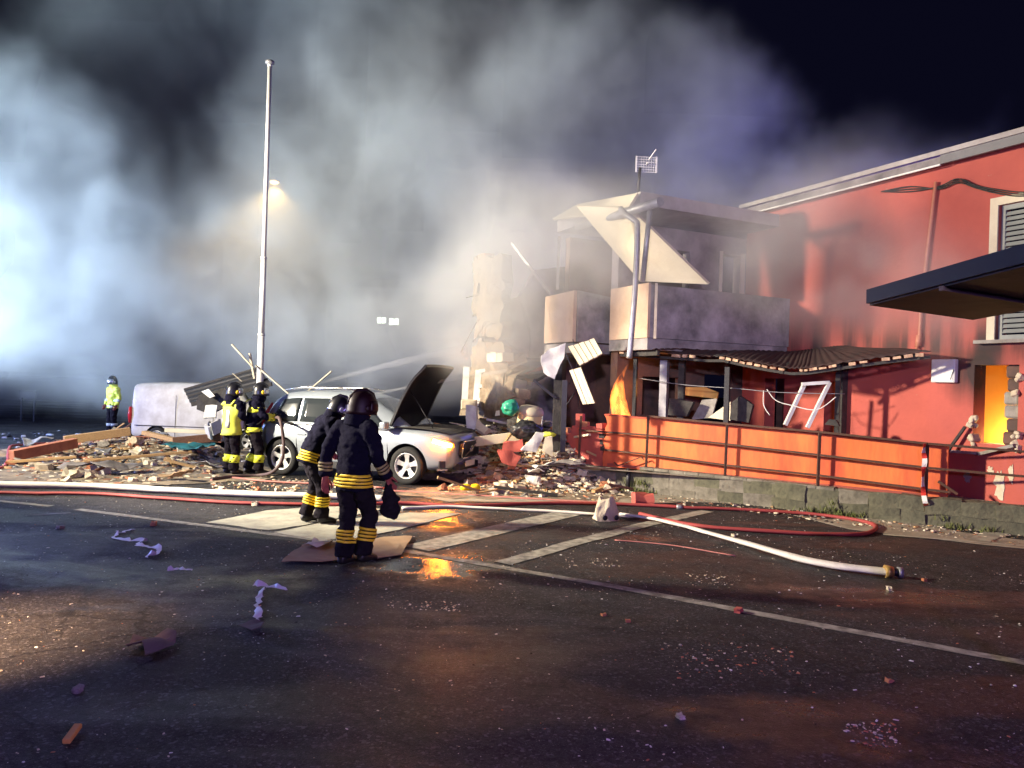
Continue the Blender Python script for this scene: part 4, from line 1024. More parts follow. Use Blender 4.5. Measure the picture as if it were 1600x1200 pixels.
# ---- unseen fire engine, added so its roof shades the near road from the floodlight
def build_engine():
    c = Vector((-11.1,10.1,0)); yaw = math.atan2(-2.0,4.7)
    e = empty('unseen_fire_engine', tuple(c), yaw, 'unseen red fire engine with floodlight mast, added to shade the near road', 'fire engine')
    red = mat('engine_red', (.45,.02,.015), .35, coat=.6)
    mb = MB(); mb.box((-1.0,0,1.75),(6.0,2.4,2.7)); bevel(mb.build('body', red, e), .06, 2)
    mb = MB(); mb.add([(2.05,-1.2,.4),(4.3,-1.2,.4),(4.3,-1.2,1.7),(3.95,-1.2,3.0),(2.05,-1.2,3.1),(2.05,1.2,.4),(4.3,1.2,.4),(4.3,1.2,1.7),(3.95,1.2,3.0),(2.05,1.2,3.1)], [(0,1,2,3,4),(9,8,7,6,5),(0,5,6,1),(1,6,7,2),(2,7,8,3),(3,8,9,4),(4,9,5,0)]); bevel(mb.build('cab', red, e), .05, 2)
    mb = MB(); mb.plate([(4.31,-1.05,1.75),(4.31,1.05,1.75),(4.0,1.0,2.85),(4.0,-1.0,2.85)], .03); mb.build('windscreen', M['glass'], e)
    for s in (1,-1):
        mb = MB(); mb.plate([(2.5,s*1.21,1.7),(4.0,s*1.21,1.7),(3.75,s*1.21,2.7),(2.5,s*1.21,2.7)], .02); mb.build('door_window', M['glass'], e)
        for k in range(3):
            mb = MB(); mb.box((-3.0+1.9*k,s*1.215,1.75),(1.6,.03,1.9)); mb.build('roller_shutter', M['grey_metal'], e)
        for x in (-2.2,3.1): make_wheel('wheel', e, x, s*1.05, .5, s, 8)
        mb = MB(); mb.lathe([(.12,0),(.12,.16),(.06,.2),(.001,.2)], 16, 0, Matrix.Translation((3.0,s*.8,3.1))); mb.build('beacon', mat('beacon_blue', (.05,.05,.5), .2), e)
    loc = Matrix.Rotation(-yaw,4,'Z') @ (Vector((-14.0,10.5,0))-c)
    mb = MB(); mb.tube([(loc.x,loc.y,3.1),(loc.x,loc.y,5.9)], .07, 10); mb.build('mast', M['grey_metal'], e)
    mb = MB(); mb.box((loc.x-.35,loc.y,6.0),(.25,.7,.3)); mb.build('floodlight', M['plastic'], e)
    return e
build_engine()
# ------------------------------------------------------------------ people
M['navy'] = mat('navy_cloth', (0.004,0.004,0.014), .95, spec=.12, col2=(.008,.007,.020), scale=7, amt=.6, bump=.4, bscale=35)
M['trouser'] = mat('dark_trouser', (0.009,0.007,0.011), .95, spec=.12, col2=(.016,.013,.018), scale=7, amt=.6, bump=.4, bscale=35)
M['band_yellow'] = mat('band_yellow', (0.95,0.66,0.03), .5); M['band_lime'] = mat('band_lime', (0.80,0.86,0.06), .5); M['band_silver'] = mat('band_silver', (.50,.52,.50), .35)
M['hivis'] = mat('hivis', (0.78,0.84,0.10), .6, col2=(.62,.68,.06), scale=5)
M['skin'] = mat('skin', (.50,.26,.18), .55); M['boot'] = mat('boot', (.012,.011,.011), .5); M['glove'] = mat('glove', (.30,.07,.06), .7); M['glove_dark'] = mat('glove_dark', (.03,.028,.028), .7)
M['visor'] = mat('visor', (.55,.58,.60), .15, .7); M['helmet_black'] = mat('helmet_black', (.010,.010,.014), .35, coat=.2); M['helmet_red'] = mat('helmet_red', (.013,.002,.005), .5, spec=.3)
M['cylinder'] = mat('cylinder', (.72,.72,.70), .4, col2=(.5,.5,.5))

def limb(mb, pts, rad, n=14, ref=(1,0,0), k=4):
    """tapering tube with elliptical section; rad = (rx, ry), rx along ref"""
    pts = [Vector(p) for p in pts]; P_, R_ = [], []
    sp = smooth_path(pts, k)
    rr = [Vector((r[0], r[1], 0)) if isinstance(r, tuple) else Vector((r, r, 0)) for r in rad]; R_ = smooth_path(rr, k)
    rings = []
    for i, p in enumerate(sp):
        t = (sp[min(i+1,len(sp)-1)] - sp[max(i-1,0)]).normalized()
        x = Vector(ref) - t*t.dot(Vector(ref))
        if x.length < .1: x = Vector((0,1,0)) - t*t.y
        x.normalize(); y = t.cross(x)
        rings.append([p + x*cos(2*pi*a/n)*R_[i].x + y*sin(2*pi*a/n)*R_[i].y for a in range(n)])
    return mb.rings(rings, 0, True, True)

def ball(mb, c, r, n=12):
    c = Vector(c); r = Vector(r if not isinstance(r, (int,float)) else (r,r,r)); rings = []
    for j in range(1, n):
        a = pi*j/n; rings.append([c + Vector((r.x*sin(a)*cos(2*pi*k/n), r.y*sin(a)*sin(2*pi*k/n), -r.z*cos(a))) for k in range(n)])
    return mb.rings(rings, 0, True, True)

def fuse(mb, name, m, parent, vox=.016, fold=0.0, sm=4, seed=0):
    """one continuous skin over all the pieces collected"""
    o = mb.build(name, m, parent)
    md = o.modifiers.new('r','REMESH'); md.mode = 'VOXEL'; md.voxel_size = vox; md.use_smooth_shade = True
    m2 = o.modifiers.new('s','SMOOTH'); m2.iterations = sm; m2.factor = .5
    baked(o)
    me = o.data
    if fold:
        nrm = [v.normal.copy() for v in me.vertices]
        for v, n in zip(me.vertices, nrm):
            q = v.co*1.0 + Vector((seed,seed*2,0))
            a = mn.noise(Vector((q.x*7, q.y*7, q.z*13))) + .5*mn.noise(Vector((q.x*17+3, q.y*17, q.z*24)))
            v.co = v.co + n*a*fold
        me.update()
    for p in me.polygons: p.use_smooth = True
    return o

def bvh(o):
    return BVHTree.FromPolygons([v.co.copy() for v in o.data.vertices], [tuple(p.vertices) for p in o.data.polygons])

def band(tree, c, axis, h, m, parent, name='band', off=.006, n=28, rows=3):
    """reflective strip hugging a garment"""
    c = Vector(c); t = Vector(axis).normalized(); x = t.orthogonal().normalized(); y = t.cross(x); rings = []
    for j in range(rows):
        q = c + t*(h*(j/(rows-1)-.5)); ring = []
        for k in range(n):
            d = x*cos(2*pi*k/n) + y*sin(2*pi*k/n); hit = tree.ray_cast(q, d, .6)
            r = (hit[0]-q).length if hit[0] is not None else .12
            ring.append([q, d, r])
        rr = [e[2] for e in ring]
        rings.append([e[0] + e[1]*((rr[k-1]+2*rr[k]+rr[(k+1)%n])/4+off) for k, e in enumerate(ring)])
    mb = MB(); mb.rings(rings, 0, False, True); o = mb.build(name, m, parent)
    md = o.modifiers.new('s','SOLIDIFY'); md.thickness = .004; md.offset = -1; return baked(o)

def hand(parent, wrist, fwd, thumb_side, m, curl=.9, name='glove', scale=1.0):
    """palm and five fingers, curling towards the palm normal"""
    f = Vector(fwd).normalized(); s = Vector(thumb_side); s = (s - f*s.dot(f)).normalized(); pn = f.cross(s)
    mb = MB(); k = scale
    limb(mb, [wrist - f*.03, wrist + f*.03*k, wrist + f*.09*k], [(.030*k,.024*k),(.040*k,.022*k),(.043*k,.018*k)], 10, s, 2)
    for i, (off, ln) in enumerate(((.031,.075),(.011,.085),(-.010,.078),(-.030,.060))):
        b = wrist + f*.085*k + s*off*k; p = [b - f*.03*k]; d = f.copy(); q = b
        for j, fr in enumerate((.45,.32,.23)):
            p.append(q.copy()); a = curl*(.35+.35*j); d = (f*cos(a) + pn*sin(a)); q = q + d*ln*fr*k
        p.append(q.copy()); limb(mb, p, [.010*k,.0105*k,.010*k,.009*k,.007*k], 8, s, 2)
    b = wrist + f*.03*k + s*.035*k; limb(mb, [b, b + (f*.6+s*.7)*.03*k, b + (f*.9+s*.5+pn*.4)*.055*k, b + (f*.9+s*.1+pn*.6)*.085*k], [.014*k,.013*k,.011*k,.008*k], 8, pn, 2)
    return fuse(mb, name, m, parent, .006, 0, 2)

def firefighter(loc, yaw, scale, J, label, style, group='firefighters at the fire'):
    """J: joints in the figure's own frame (x right, y forward, z up)"""
    e = empty('person', loc, yaw, label, 'person'); e.scale = (scale,)*3
    e['group'] = group
    j = {k: Vector(v) for k, v in J.items() if k != 'curl'}
    sx = Vector((1,0,0))
    # body, one skin with a face
    mb = MB()
    limb(mb, [j['pelvis']-Vector((0,0,.06)), j['pelvis'], j['waist'], j['chest'], j['neck']], [(.14,.10),(.16,.11),(.14,.10),(.16,.11),(.07,.06)], 14, sx)
    limb(mb, [j['neck']-Vector((0,0,.04)), j['neck'], j['head']], [(.055,.055),(.055,.06),(.06,.07)], 12, sx)
    hd = j['head']; hf = Vector(J.get('face', (0,1,0))).normalized(); hr = Vector((hf.y,-hf.x,0)).normalized(); hu = hr.cross(hf)
    HM = Matrix((( hr.x,hf.x,hu.x,hd.x),(hr.y,hf.y,hu.y,hd.y),(hr.z,hf.z,hu.z,hd.z),(0,0,0,1)))
    hp_ = lambda x, y, z: HM @ Vector((x,y,z))
    hb = MB(); ball(hb, (0,0,.015), (.076,.096,.115), 14); ball(hb, (0,.035,-.06), (.055,.065,.06), 10); limb(hb, [(0,.085,.03),(0,.108,-.005),(0,.10,-.02)], [.010,.015,.012], 8)
    limb(hb, [(-.035,.088,.040),(.035,.088,.040)], [.012,.012], 8, (0,0,1)); limb(hb, [(-.022,.090,-.052),(0,.097,-.052),(.022,.090,-.052)], [.007,.009,.007], 8, (0,0,1))
    for s in (-1,1): ball(hb, (s*.078,-.005,0), (.012,.022,.032), 8)
    mb.add([HM @ v for v in hb.v], hb.f, 0, True)
    for s in 'LR':
        limb(mb, [j['sh'+s], j['el'+s], j['wr'+s]], [.05,.042,.03], 10, (0,1,0)); limb(mb, [j['hip'+s], j['kn'+s], j['an'+s]], [.08,.055,.04], 10, sx)
        limb(mb, [j['an'+s]+Vector((0,0,.02)), j['an'+s]-Vector((0,0,.01)), j['an'+s].lerp(j['toe'+s],.7)], [.035,.03,.02], 10, sx)
    fuse(mb, 'body', M['skin'], e, .014, 0, 2)
    # trousers
    mb = MB()
    limb(mb, [j['pelvis']+Vector((0,0,.12)), j['pelvis'], j['pelvis']-Vector((0,0,.10))], [(.165,.125),(.185,.145),(.15,.12)], 16, sx)
    for s in 'LR':
        an = j['an'+s]; kn = j['kn'+s]
        limb(mb, [j['hip'+s]+Vector((0,0,.04)), j['hip'+s].lerp(kn,.5), kn, kn.lerp(an,.55), an+(an-kn).normalized()*.0], [(.105,.12),(.10,.11),(.085,.092),(.088,.095),(.092,.10)], 14, sx)
    tr = fuse(mb, 'trousers', style.get('trousers', M['trouser']), e, .016, .022, 3, 3)
    tt = bvh(tr)
    for s in 'LR':
        an, kn, toe = j['an'+s], j['kn'+s], j['toe'+s]
        mb = MB(); limb(mb, [an+(kn-an).normalized()*.12, an, an-(kn-an).normalized()*.05], [(.06,.065),(.055,.06),(.05,.065)], 12, sx, 3)
        d = (toe-an); limb(mb, [an-d*.28-Vector((0,0,.03)), an-Vector((0,0,.025)), an.lerp(toe,.6)+Vector((0,0,.0)), toe], [(.04,.04),(.052,.055),(.05,.042),(.035,.03)], 12, sx, 3)
        fuse(mb, 'boot', M['boot'], e, .012, 0, 3)
        c = an.lerp(kn, style.get('knee_pos', .52)); ax = kn-an
        for i in range(style['leg_n']):
            o_ = (i-(style['leg_n']-1)/2)*style['pitch']; band(tt, c+ax.normalized()*o_, ax, style['leg_h'], style['band'], e, 'leg_band')
    # jacket
    mb = MB(); hem = j['pelvis'] + (j['pelvis']-j['waist']).normalized()*style.get('hem', .14)
    limb(mb, [hem, j['pelvis'], j['waist'], j['chest'], j['chest'].lerp(j['neck'],.62), j['neck'], j['neck'].lerp(j['head'],.28)], [(.215,.165),(.205,.155),(.20,.15),(.22,.155),(.18,.13),(.095,.095),(.085,.085)], 20, sx)
    for s in 'LR':
        sh, el, wr = j['sh'+s], j['el'+s], j['wr'+s]
        limb(mb, [j['chest'].lerp(sh,.6)+Vector((0,0,.03)), sh, sh.lerp(el,.5), el, el.lerp(wr,.6), wr], [.085,.092,.080,.072,.066,.062], 14, (0,1,0))
    jk = fuse(mb, 'jacket', style.get('jacket', M['navy']), e, .016, .024, 3, style.get('seed', 1)); jt = bvh(jk)
    ax = j['waist']-j['pelvis']
    for i in range(style['hem_n']):
        band(jt, hem + ax.normalized()*(.05+i*style['pitch']), ax, style['leg_h'], style['band'], e, 'hem_band', n=44)
    for s in 'LR':
        el, wr = j['el'+s], j['wr'+s]; ax = wr-el
        for i in range(style['arm_n']):
            band(jt, el.lerp(wr,.42) + ax.normalized()*(i*style['pitch']*1.0), ax, style['leg_h'], style.get('arm_band', style['band']), e, 'sleeve_band', n=20)
        f = J.get('hf'+s, (wr-el)); hand(e, wr + ax.normalized()*.01, f, J.get('th'+s, (0,1,0)), style.get('glove', M['glove_dark']), J.get('curl', .8), scale=1.08)
    # helmet
    hm = Matrix.Translation(hd+hu*.02) @ HM.to_3x3().to_4x4()
    mb = MB(); prof = [(.001,.175),(.05,.168),(.10,.135),(.130,.075),(.140,.01),(.143,-.04),(.150,-.075),(.142,-.075),(.132,-.035)]
    mb.lathe(prof, 28, 0, hm @ Matrix.Diagonal((.93,1.12,1,1)))
    he = mb.build('helmet', style['helmet'], e)
    mb = MB(); mb.tube([hm @ Vector(p) for p in ((0,.150,.06),(0,.11,.140),(0,.03,.180),(0,-.06,.170),(0,-.13,.10),(0,-.155,.02))], [.012,.02,.022,.022,.02,.012], 8, flat=1.0); mb.build('crest', style['helmet'], he)
    mb = MB(); rows = []
    for z, r in ((.075,.138),(.03,.150),(-.02,.152),(-.05,.146)):
        rows.append([hm @ Vector((r*.97*sin(a), r*1.14*cos(a), z)) for a in [R(-75+150*i/12) for i in range(13)]])
    mb.rings(rows, 0, False, True, closed=False); vo = mb.build('visor', style.get('visor', M['visor']), he); md = vo.modifiers.new('s','SOLIDIFY'); md.thickness = .005; baked(vo)
    mb = MB(); limb(mb, [hm @ Vector((0,-.03,-.06)), hm @ Vector((0,-.05,-.14)), hm @ Vector((0,-.06,-.20))], [(.125,.13),(.125,.12),(.14,.12)], 16, hr, 3); mb.build('neck_guard', style.get('jacket', M['navy']), he)
    for sg in (-1,1):
        mb = MB(); mb.lathe([(.001,.012),(.03,.012),(.034,0)], 14, 0, hm @ Matrix.Translation((sg*.128,.02,-.01)) @ Matrix.Rotation(sg*pi/2,4,'Y') @ Matrix.Diagonal((1.2,1,1,1))); mb.build('helmet_patch', style.get('patch', M['band_silver']), he)
    if style.get('patches'):
        for (x, y, z) in style['patches']:
            d = Vector((x,y,0)).normalized(); mb = MB(); mb.box(hm @ Vector((x,y,z)), (.045,.010,.035), rot=(hm.to_3x3() @ d.to_track_quat('Y','Z').to_matrix()).to_4x4()); mb.build('helmet_reflector', M['white'], he)
    return e, j, jt, hm

STAND = dict(pelvis=(0,0,.96), waist=(0,.0,1.10), chest=(0,.01,1.32), neck=(0,0,1.50), head=(0,.03,1.64),
    shL=(-.20,0,1.43), elL=(-.27,-.03,1.16), wrL=(-.28,.06,.93), shR=(.20,0,1.43), elR=(.27,-.03,1.16), wrR=(.28,.06,.93),
    hipL=(-.095,0,.92), knL=(-.11,.03,.51), anL=(-.12,-.01,.09), toeL=(-.14,.19,.035), hipR=(.095,0,.92), knR=(.11,.03,.51), anR=(.12,-.01,.09), toeR=(.14,.19,.035))
def pose(**k): d = dict(STAND); d.update(k); return d
YS = dict(band=M['band_yellow'], leg_n=4, leg_h=.024, pitch=.036, hem_n=4, arm_n=3, helmet=M['helmet_black'], glove=M['glove'])

# nearest: walking away to the right, seen from behind, dark bag in the right hand
f1 = G(548,886)
S1 = dict(YS); S1.update(helmet=M['helmet_red'], arm_band=mat('band_dull', (.30,.25,.10), .7), seed=4, visor=M['helmet_red'], patch=M['helmet_red'], hem=.16)  # sleeve bands in a duller, brownish yellow than the other bands
p1, j1, jt1, hm1 = firefighter((f1.x, f1.y, 0), R(-32), 1.055, pose(
    chest=(0,.03,1.32), neck=(0,.03,1.50), head=(.02,.07,1.635), face=(.45,.9,-.05),
    hipL=(-.09,0,.92), knL=(-.10,.04,.51), anL=(-.10,-.01,.09), toeL=(-.12,.19,.035),
    hipR=(.095,0,.92), knR=(.08,.17,.53), anR=(.07,.10,.12), toeR=(.08,.29,.06),
    elL=(-.29,-.10,1.17), wrL=(-.30,-.10,.92), elR=(.29,.02,1.17), wrR=(.30,.17,.95), thL=(.2,1,0), thR=(-.2,1,0)),
    'nearest firefighter in navy jacket and maroon helmet, seen from behind, carrying a dark bag', S1)
# bag held in the right hand
MW = Matrix.Translation((f1.x,f1.y,0)) @ Matrix.Rotation(R(-32),4,'Z') @ Matrix.Scale(1.055,4)
wr = MW @ Vector((.31,.20,.86)); mb = MB()
limb(mb, [wr+Vector((0,0,.02)), wr-Vector((0,0,.06)), wr-Vector((-.01,0,.16)), wr-Vector((-.02,0,.30)), wr-Vector((-.01,0,.36))], [(.02,.02),(.05,.03),(.09,.06),(.10,.05),(.06,.03)], 14, (1,.3,0))
bag = fuse(mb, 'bag', M['trouser'], None, .012, .04, 1, 9)
tag(bag, 'dark bag hanging from the hand of the nearest firefighter', 'bag')
mb = MB(); mb.tube(smooth_path([wr+Vector((-.05,0,-.08)), wr+Vector((-.02,0,.03)), wr+Vector((.05,0,-.08))],4), .010, 6); mb.build('handle', M['trouser'], bag)

# second: stooping and walking right, behind the first one's shoulder
f2 = G(488,818)
S2 = dict(YS); S2.update(seed=8, patches=[(-.10,.095,.05),(-.125,.03,.055),(-.115,.075,.0)])
firefighter((f2.x, f2.y, 0), R(-62), 1.03, pose(
    pelvis=(0,-.04,.95), waist=(0,.0,1.09), chest=(0,.13,1.30), neck=(0,.22,1.45), head=(0,.32,1.56), face=(.15,.95,-.35),
    shL=(-.20,.14,1.40), elL=(-.28,.10,1.12), wrL=(-.27,.26,.97), shR=(.20,.16,1.40), elR=(.27,.20,1.12), wrR=(.22,.42,1.02),
    hipL=(-.095,-.04,.92), knL=(-.11,.06,.52), anL=(-.11,-.07,.09), toeL=(-.12,.13,.035), hipR=(.095,-.04,.92), knR=(.10,.10,.52), anR=(.10,.10,.09), toeR=(.11,.30,.035)),
    'stooping firefighter in navy jacket with yellow striped sleeves, walking behind the nearest one', S2)

# pair by the car's tail
LS = dict(band=M['band_lime'], leg_n=1, leg_h=.15, pitch=.036, hem_n=1, arm_n=1, helmet=M['helmet_black'], glove=M['glove_dark'], patch=M['band_yellow'], knee_pos=.55)
f3 = G(360,741)
S3 = dict(LS); S3.update(seed=12, hem_n=0, arm_n=0, patches=[(-.09,.11,.06),(-.12,.03,.06)])
e3, j3, jt3, hm3 = firefighter((f3.x, f3.y, 0), R(-38), 1.03, pose(
    elR=(.28,.05,1.17), wrR=(.20,.26,1.10), elL=(-.28,.06,1.18), wrL=(-.20,.28,1.10), face=(.25,1,-.05)),
    'firefighter in lime yellow vest and black helmet, back to the viewer beside the van', S3)
mb = MB(); rows = []
for i, z in enumerate([.80,.86,.95,1.05,1.15,1.25,1.34,1.41]):
    c = Vector((0,0.0,z)); ring = []
    for k in range(40):
        a = 2*pi*k/40; d = Vector((cos(a),sin(a),0)); hit = jt3.ray_cast(c, d, .5); r = min((hit[0]-c).length if hit[0] is not None else .2, .16+.06*abs(cos(a))+.035)
        ring.append(c + d*(r+.016))
    rows.append(ring)
mb.rings(rows, 0, False, True); vs = mb.build('vest', M['hivis'], e3); md = vs.modifiers.new('s','SOLIDIFY'); md.thickness = .008; baked(vs)
mb = MB()
for sg in (-1,1): mb.tube([(sg*.13,.12,1.36),(sg*.14,.06,1.47),(sg*.14,-.05,1.48),(sg*.13,-.13,1.38)], .055, 8, flat=.35)
mb.build('vest_strap', M['hivis'], vs)
for (x, z, w, h) in ((-.13,1.12,.07,.36),(.10,1.12,.07,.36)):
    mb = MB(); rows = []
    for i in range(6):
        zz = z-h/2+h*i/5; r = []
        for k in range(5):
            xx = x-w/2+w*k/4; hit = jt3.ray_cast(Vector((xx,-.6,zz)), Vector((0,1,0)), 1.0); r.append(Vector((xx, (hit[0].y if hit[0] is not None else -.15)-.030, zz)))
        rows.append(r)
    mb.rings(rows, 0, False, True, closed=False); o = mb.build('vest_stripe', M['band_silver'], vs); md = o.modifiers.new('s','SOLIDIFY'); md.thickness = .004; baked(o)
f4 = G(394,741)
S4 = dict(LS); S4.update(seed=15, patches=[(-.10,.10,.05)])
e4, j4, jt4, hm4 = firefighter((f4.x, f4.y, 0), R(-62), 1.04, pose(
    chest=(0,.05,1.32), neck=(0,.07,1.50), head=(0,.12,1.635), elR=(.29,.16,1.16), wrR=(.16,.42,1.16), elL=(-.27,.16,1.14), wrL=(-.10,.44,1.10), hfR=(-.5,.9,0), hfL=(.6,.8,0), thR=(0,0,1), thL=(0,0,1), curl=1.1,
    knL=(-.12,.08,.51), anL=(-.13,-.08,.09), toeL=(-.15,.12,.035), knR=(.12,.10,.51), anR=(.14,.10,.09), toeR=(.16,.30,.035)),
    'firefighter with white air cylinder on the back, holding the hose beside the car', S4)
band(jt4, (0,.02,1.30), (0,0,1), .10, M['band_lime'], e4, 'chest_band', n=40)
mb = MB(); ac = [(.001,-.30),(.05,-.29),(.078,-.25),(.082,.18),(.06,.25),(.025,.28),(.025,.33),(.001,.33)]
T = Matrix.Translation((-.02,-.26,1.20)) @ Matrix.Rotation(R(8),4,'X'); mb.lathe(ac, 20, 0, T)
cy = mb.build('air_cylinder', M['cylinder'], e4)
mb = MB(); mb.box((-.02,-.185,1.18),(.26,.04,.55)); bevel(mb.build('back_plate', M['plastic'], e4), .015)
for sg in (-1,1):
    mb = MB(); mb.tube(smooth_path([(sg*.10,-.18,1.42),(sg*.12,-.05,1.50),(sg*.12,.14,1.42),(sg*.14,.19,1.2),(sg*.18,.05,1.02),(sg*.08,-.17,1.0)],5), .024, 8, flat=.5); mb.build('strap', M['band_lime'] if sg < 0 else M['plastic'], e4)
mb = MB(); mb.tube(smooth_path([(.0,-.26,.92),(-.15,-.22,1.0),(-.22,0,1.25),(-.1,.2,1.45),(0,.22,1.58)],5), .014, 6); mb.build('air_hose', M['plastic'], e4)
# nozzle held at the hip and the hose running from it
MW4 = Matrix.Translation((f4.x,f4.y,0)) @ Matrix.Rotation(R(-62),4,'Z') @ Matrix.Scale(1.04,4)
n0 = MW4 @ Vector((.0,.40,1.12)); n1 = MW4 @ Vector((.02,.72,1.24))
mb = MB(); mb.tube([n0, n0.lerp(n1,.5), n0.lerp(n1,.52), n1], [.035,.035,.05,.028], 10); nz = mb.build('nozzle', M['plastic'], None); tag(nz, 'black hose nozzle held out in front of the firefighter by the car', 'nozzle')
mb = MB(); mb.bar(n0.lerp(n1,.3)-Vector((0,0,.03)), n0.lerp(n1,.2)-Vector((0,0,.14)), .03); mb.build('grip', M['plastic'], nz)
# far one in the smoke
f5 = P(176,640,25.2)
S5 = dict(YS); S5.update(jacket=M['hivis'], seed=20, hem_n=1, leg_n=1, leg_h=.08, arm_n=1, band=M['band_silver'])
firefighter((f5.x, f5.y, 0), R(150), 1.03, pose(), 'distant figure in yellow high visibility jacket standing in the smoke', S5, 'figures far off in the smoke')
# ------------------------------------------------------------------ fire
def flame(name, base, size, label, strength, seed):
    """a lick of burning gas: emission volume inside a tapering closed hull"""
    bm = bmesh.new(); bmesh.ops.create_uvsphere(bm, u_segments=20, v_segments=14, radius=1)
    for v in bm.verts:
        z = (v.co.z+1)/2; w = (1-z)**.8*1.15+.06
        v.co.x = v.co.x*w*size[0] + .75*size[0]*sin(z*5+seed)*z; v.co.y = v.co.y*w*size[1]; v.co.z = z*size[2]
        v.co += mn.noise_vector(v.co*4+Vector((seed,0,0)))*.05*z
    me = bpy.data.meshes.new(name); bm.to_mesh(me); bm.free(); o = link(name, me); o.location = base
    for p in me.polygons: p.use_smooth = True
    m = bpy.data.materials.new(name); m.use_nodes = True; nt = m.node_tree; N = nt.nodes; L = nt.links; N.clear()
    out = N.new('ShaderNodeOutputMaterial'); pv = N.new('ShaderNodeEmission')
    tc = N.new('ShaderNodeTexCoord'); mp = N.new('ShaderNodeMapping'); mp.inputs['Scale'].default_value = (5,5,1.6); L.new(tc.outputs['Object'], mp.inputs[0])
    n = N.new('ShaderNodeTexNoise'); n.inputs['Scale'].default_value = 1.3; n.inputs['Detail'].default_value = 4; n.inputs['Distortion'].default_value = 1.2; L.new(mp.outputs[0], n.inputs[0])
    r = N.new('ShaderNodeMapRange'); L.new(n.outputs['Fac'], r.inputs[0]); r.inputs[1].default_value = .40; r.inputs[2].default_value = .62; r.inputs[4].default_value = strength
    sz = N.new('ShaderNodeSeparateXYZ'); L.new(tc.outputs['Object'], sz.inputs[0]); rz_ = N.new('ShaderNodeMapRange'); L.new(sz.outputs['Z'], rz_.inputs[0]); rz_.inputs[2].default_value = size[2]; rz_.inputs[3].default_value = 1.6; rz_.inputs[4].default_value = .25
    mm = N.new('ShaderNodeMath'); mm.operation = 'MULTIPLY'; L.new(r.outputs[0], mm.inputs[0]); L.new(rz_.outputs[0], mm.inputs[1]); L.new(mm.outputs[0], pv.inputs['Strength'])
    pv.inputs['Color'].default_value = (1,.23,.035,1)
    L.new(pv.outputs[0], out.inputs['Volume']); me.materials.append(m)
    return tag(o, label, 'flame', kind=None)
fp = WL(966, 1.05, -.17)
flame('flame', fp, (.23,.16,1.5), 'tall orange flame rising behind the torn end of the parapet', 42, 2.0)
lamp('flame_light', 'POINT', tuple(fp+Vector((.35,-.05,1.0))), 9, (1.0,.36,.08), None, .25)

# ------------------------------------------------------------------ rubble
HEAPS = []                                                          # x, y, rx, ry, height
def heap(px, py, rx, ry, h, z=None): p = G(px, py); HEAPS.append((p.x, p.y, rx, ry, h))
heap(215,708,2.6,1.1,.34); heap(300,690,2.2,1.2,.48); heap(110,712,2.6,.8,.22); heap(340,700,1.2,.7,.25)
HEAPS += [(-1.3,18.6,1.6,1.6,.75),(-.2,17.6,1.5,1.3,.95),(.7,17.0,1.3,1.1,1.0),(1.35,15.9,1.0,.7,.28),(.35,16.1,1.0,.8,.26),(1.9,16.7,1.0,.9,.8),(-.9,16.9,.8,.6,.35)]
def hz(x, y):
    z = 0
    for cx, cy, rx, ry, h in HEAPS:
        d = ((x-cx)/rx)**2+((y-cy)/ry)**2
        if d < 4: z = max(z, h*math.exp(-d*1.2)) if z < h*.6 else z + .35*h*math.exp(-d*1.2)
    return z
M['rubble'] = mat('rubble', (0.32,0.25,0.16), .95, col2=(0.13,0.10,0.07), scale=3.5, amt=.9, bump=.9, bscale=12)
def heap_mesh(x0, x1, y0, y1, n, m_):
    vs = []; fs = []; 
    for j in range(m_+1):
        for i in range(n+1):
            x = x0+(x1-x0)*i/n; y = y0+(y1-y0)*j/m_; z = hz(x,y); e = min(1, z*6)
            z += e*(.10*mn.noise(Vector((x*2.2,y*2.2,0)))+.06*mn.noise(Vector((x*6,y*6,3)))); vs.append((x, y, z-.045))
    for j in range(m_):
        for i in range(n):
            a = j*(n+1)+i; fs.append((a,a+1,a+n+2,a+n+1))
    mb = MB(); mb.add(vs, fs); return tag(mb.build('rubble_heap', M['rubble']), 'low heap of broken masonry and plaster dust', kind='stuff')
heap_mesh(-14,-4.2,14.6,21,110,70); heap_mesh(-4.0,3.2,14.8,21,90,76)

def chunk_mesh(name, size, m, seed, cuts=1):
    rr = random.Random(seed); bm = bmesh.new(); bmesh.ops.create_cube(bm, size=1)
    if cuts: bmesh.ops.subdivide_edges(bm, edges=bm.edges, cuts=cuts, use_grid_fill=True)
    sd = Vector((rr.random()*90, rr.random()*90, rr.random()*90))
    for v in bm.verts:
        v.co = Vector((v.co.x*size[0], v.co.y*size[1], v.co.z*size[2])); v.co += mn.noise_vector(v.co*(2.2/max(size))+sd)*.28*min(size)*2*(.5+.5*rr.random())
    me = bpy.data.meshes.new(name); bm.to_mesh(me); bm.free(); me.materials.append(m); return me
M['dust'] = mat('plaster_dust', (0.30,0.24,0.155), .95, col2=(0.06,0.05,0.042), scale=2.6, amt=.9, detail=9, bump=.7, bscale=30)
ground_poly([(-30,760),(-30,742),(60,715),(200,700),(345,705),(440,735),(420,750),(300,757),(150,760)], 'dust_layer', M['dust'], .012, .15, 8)
ground_poly([(600,772),(690,760),(800,752),(880,752),(1010,770),(960,784),(820,780),(700,780)], 'dust_layer', M['dust'], .0145, .10, 8)
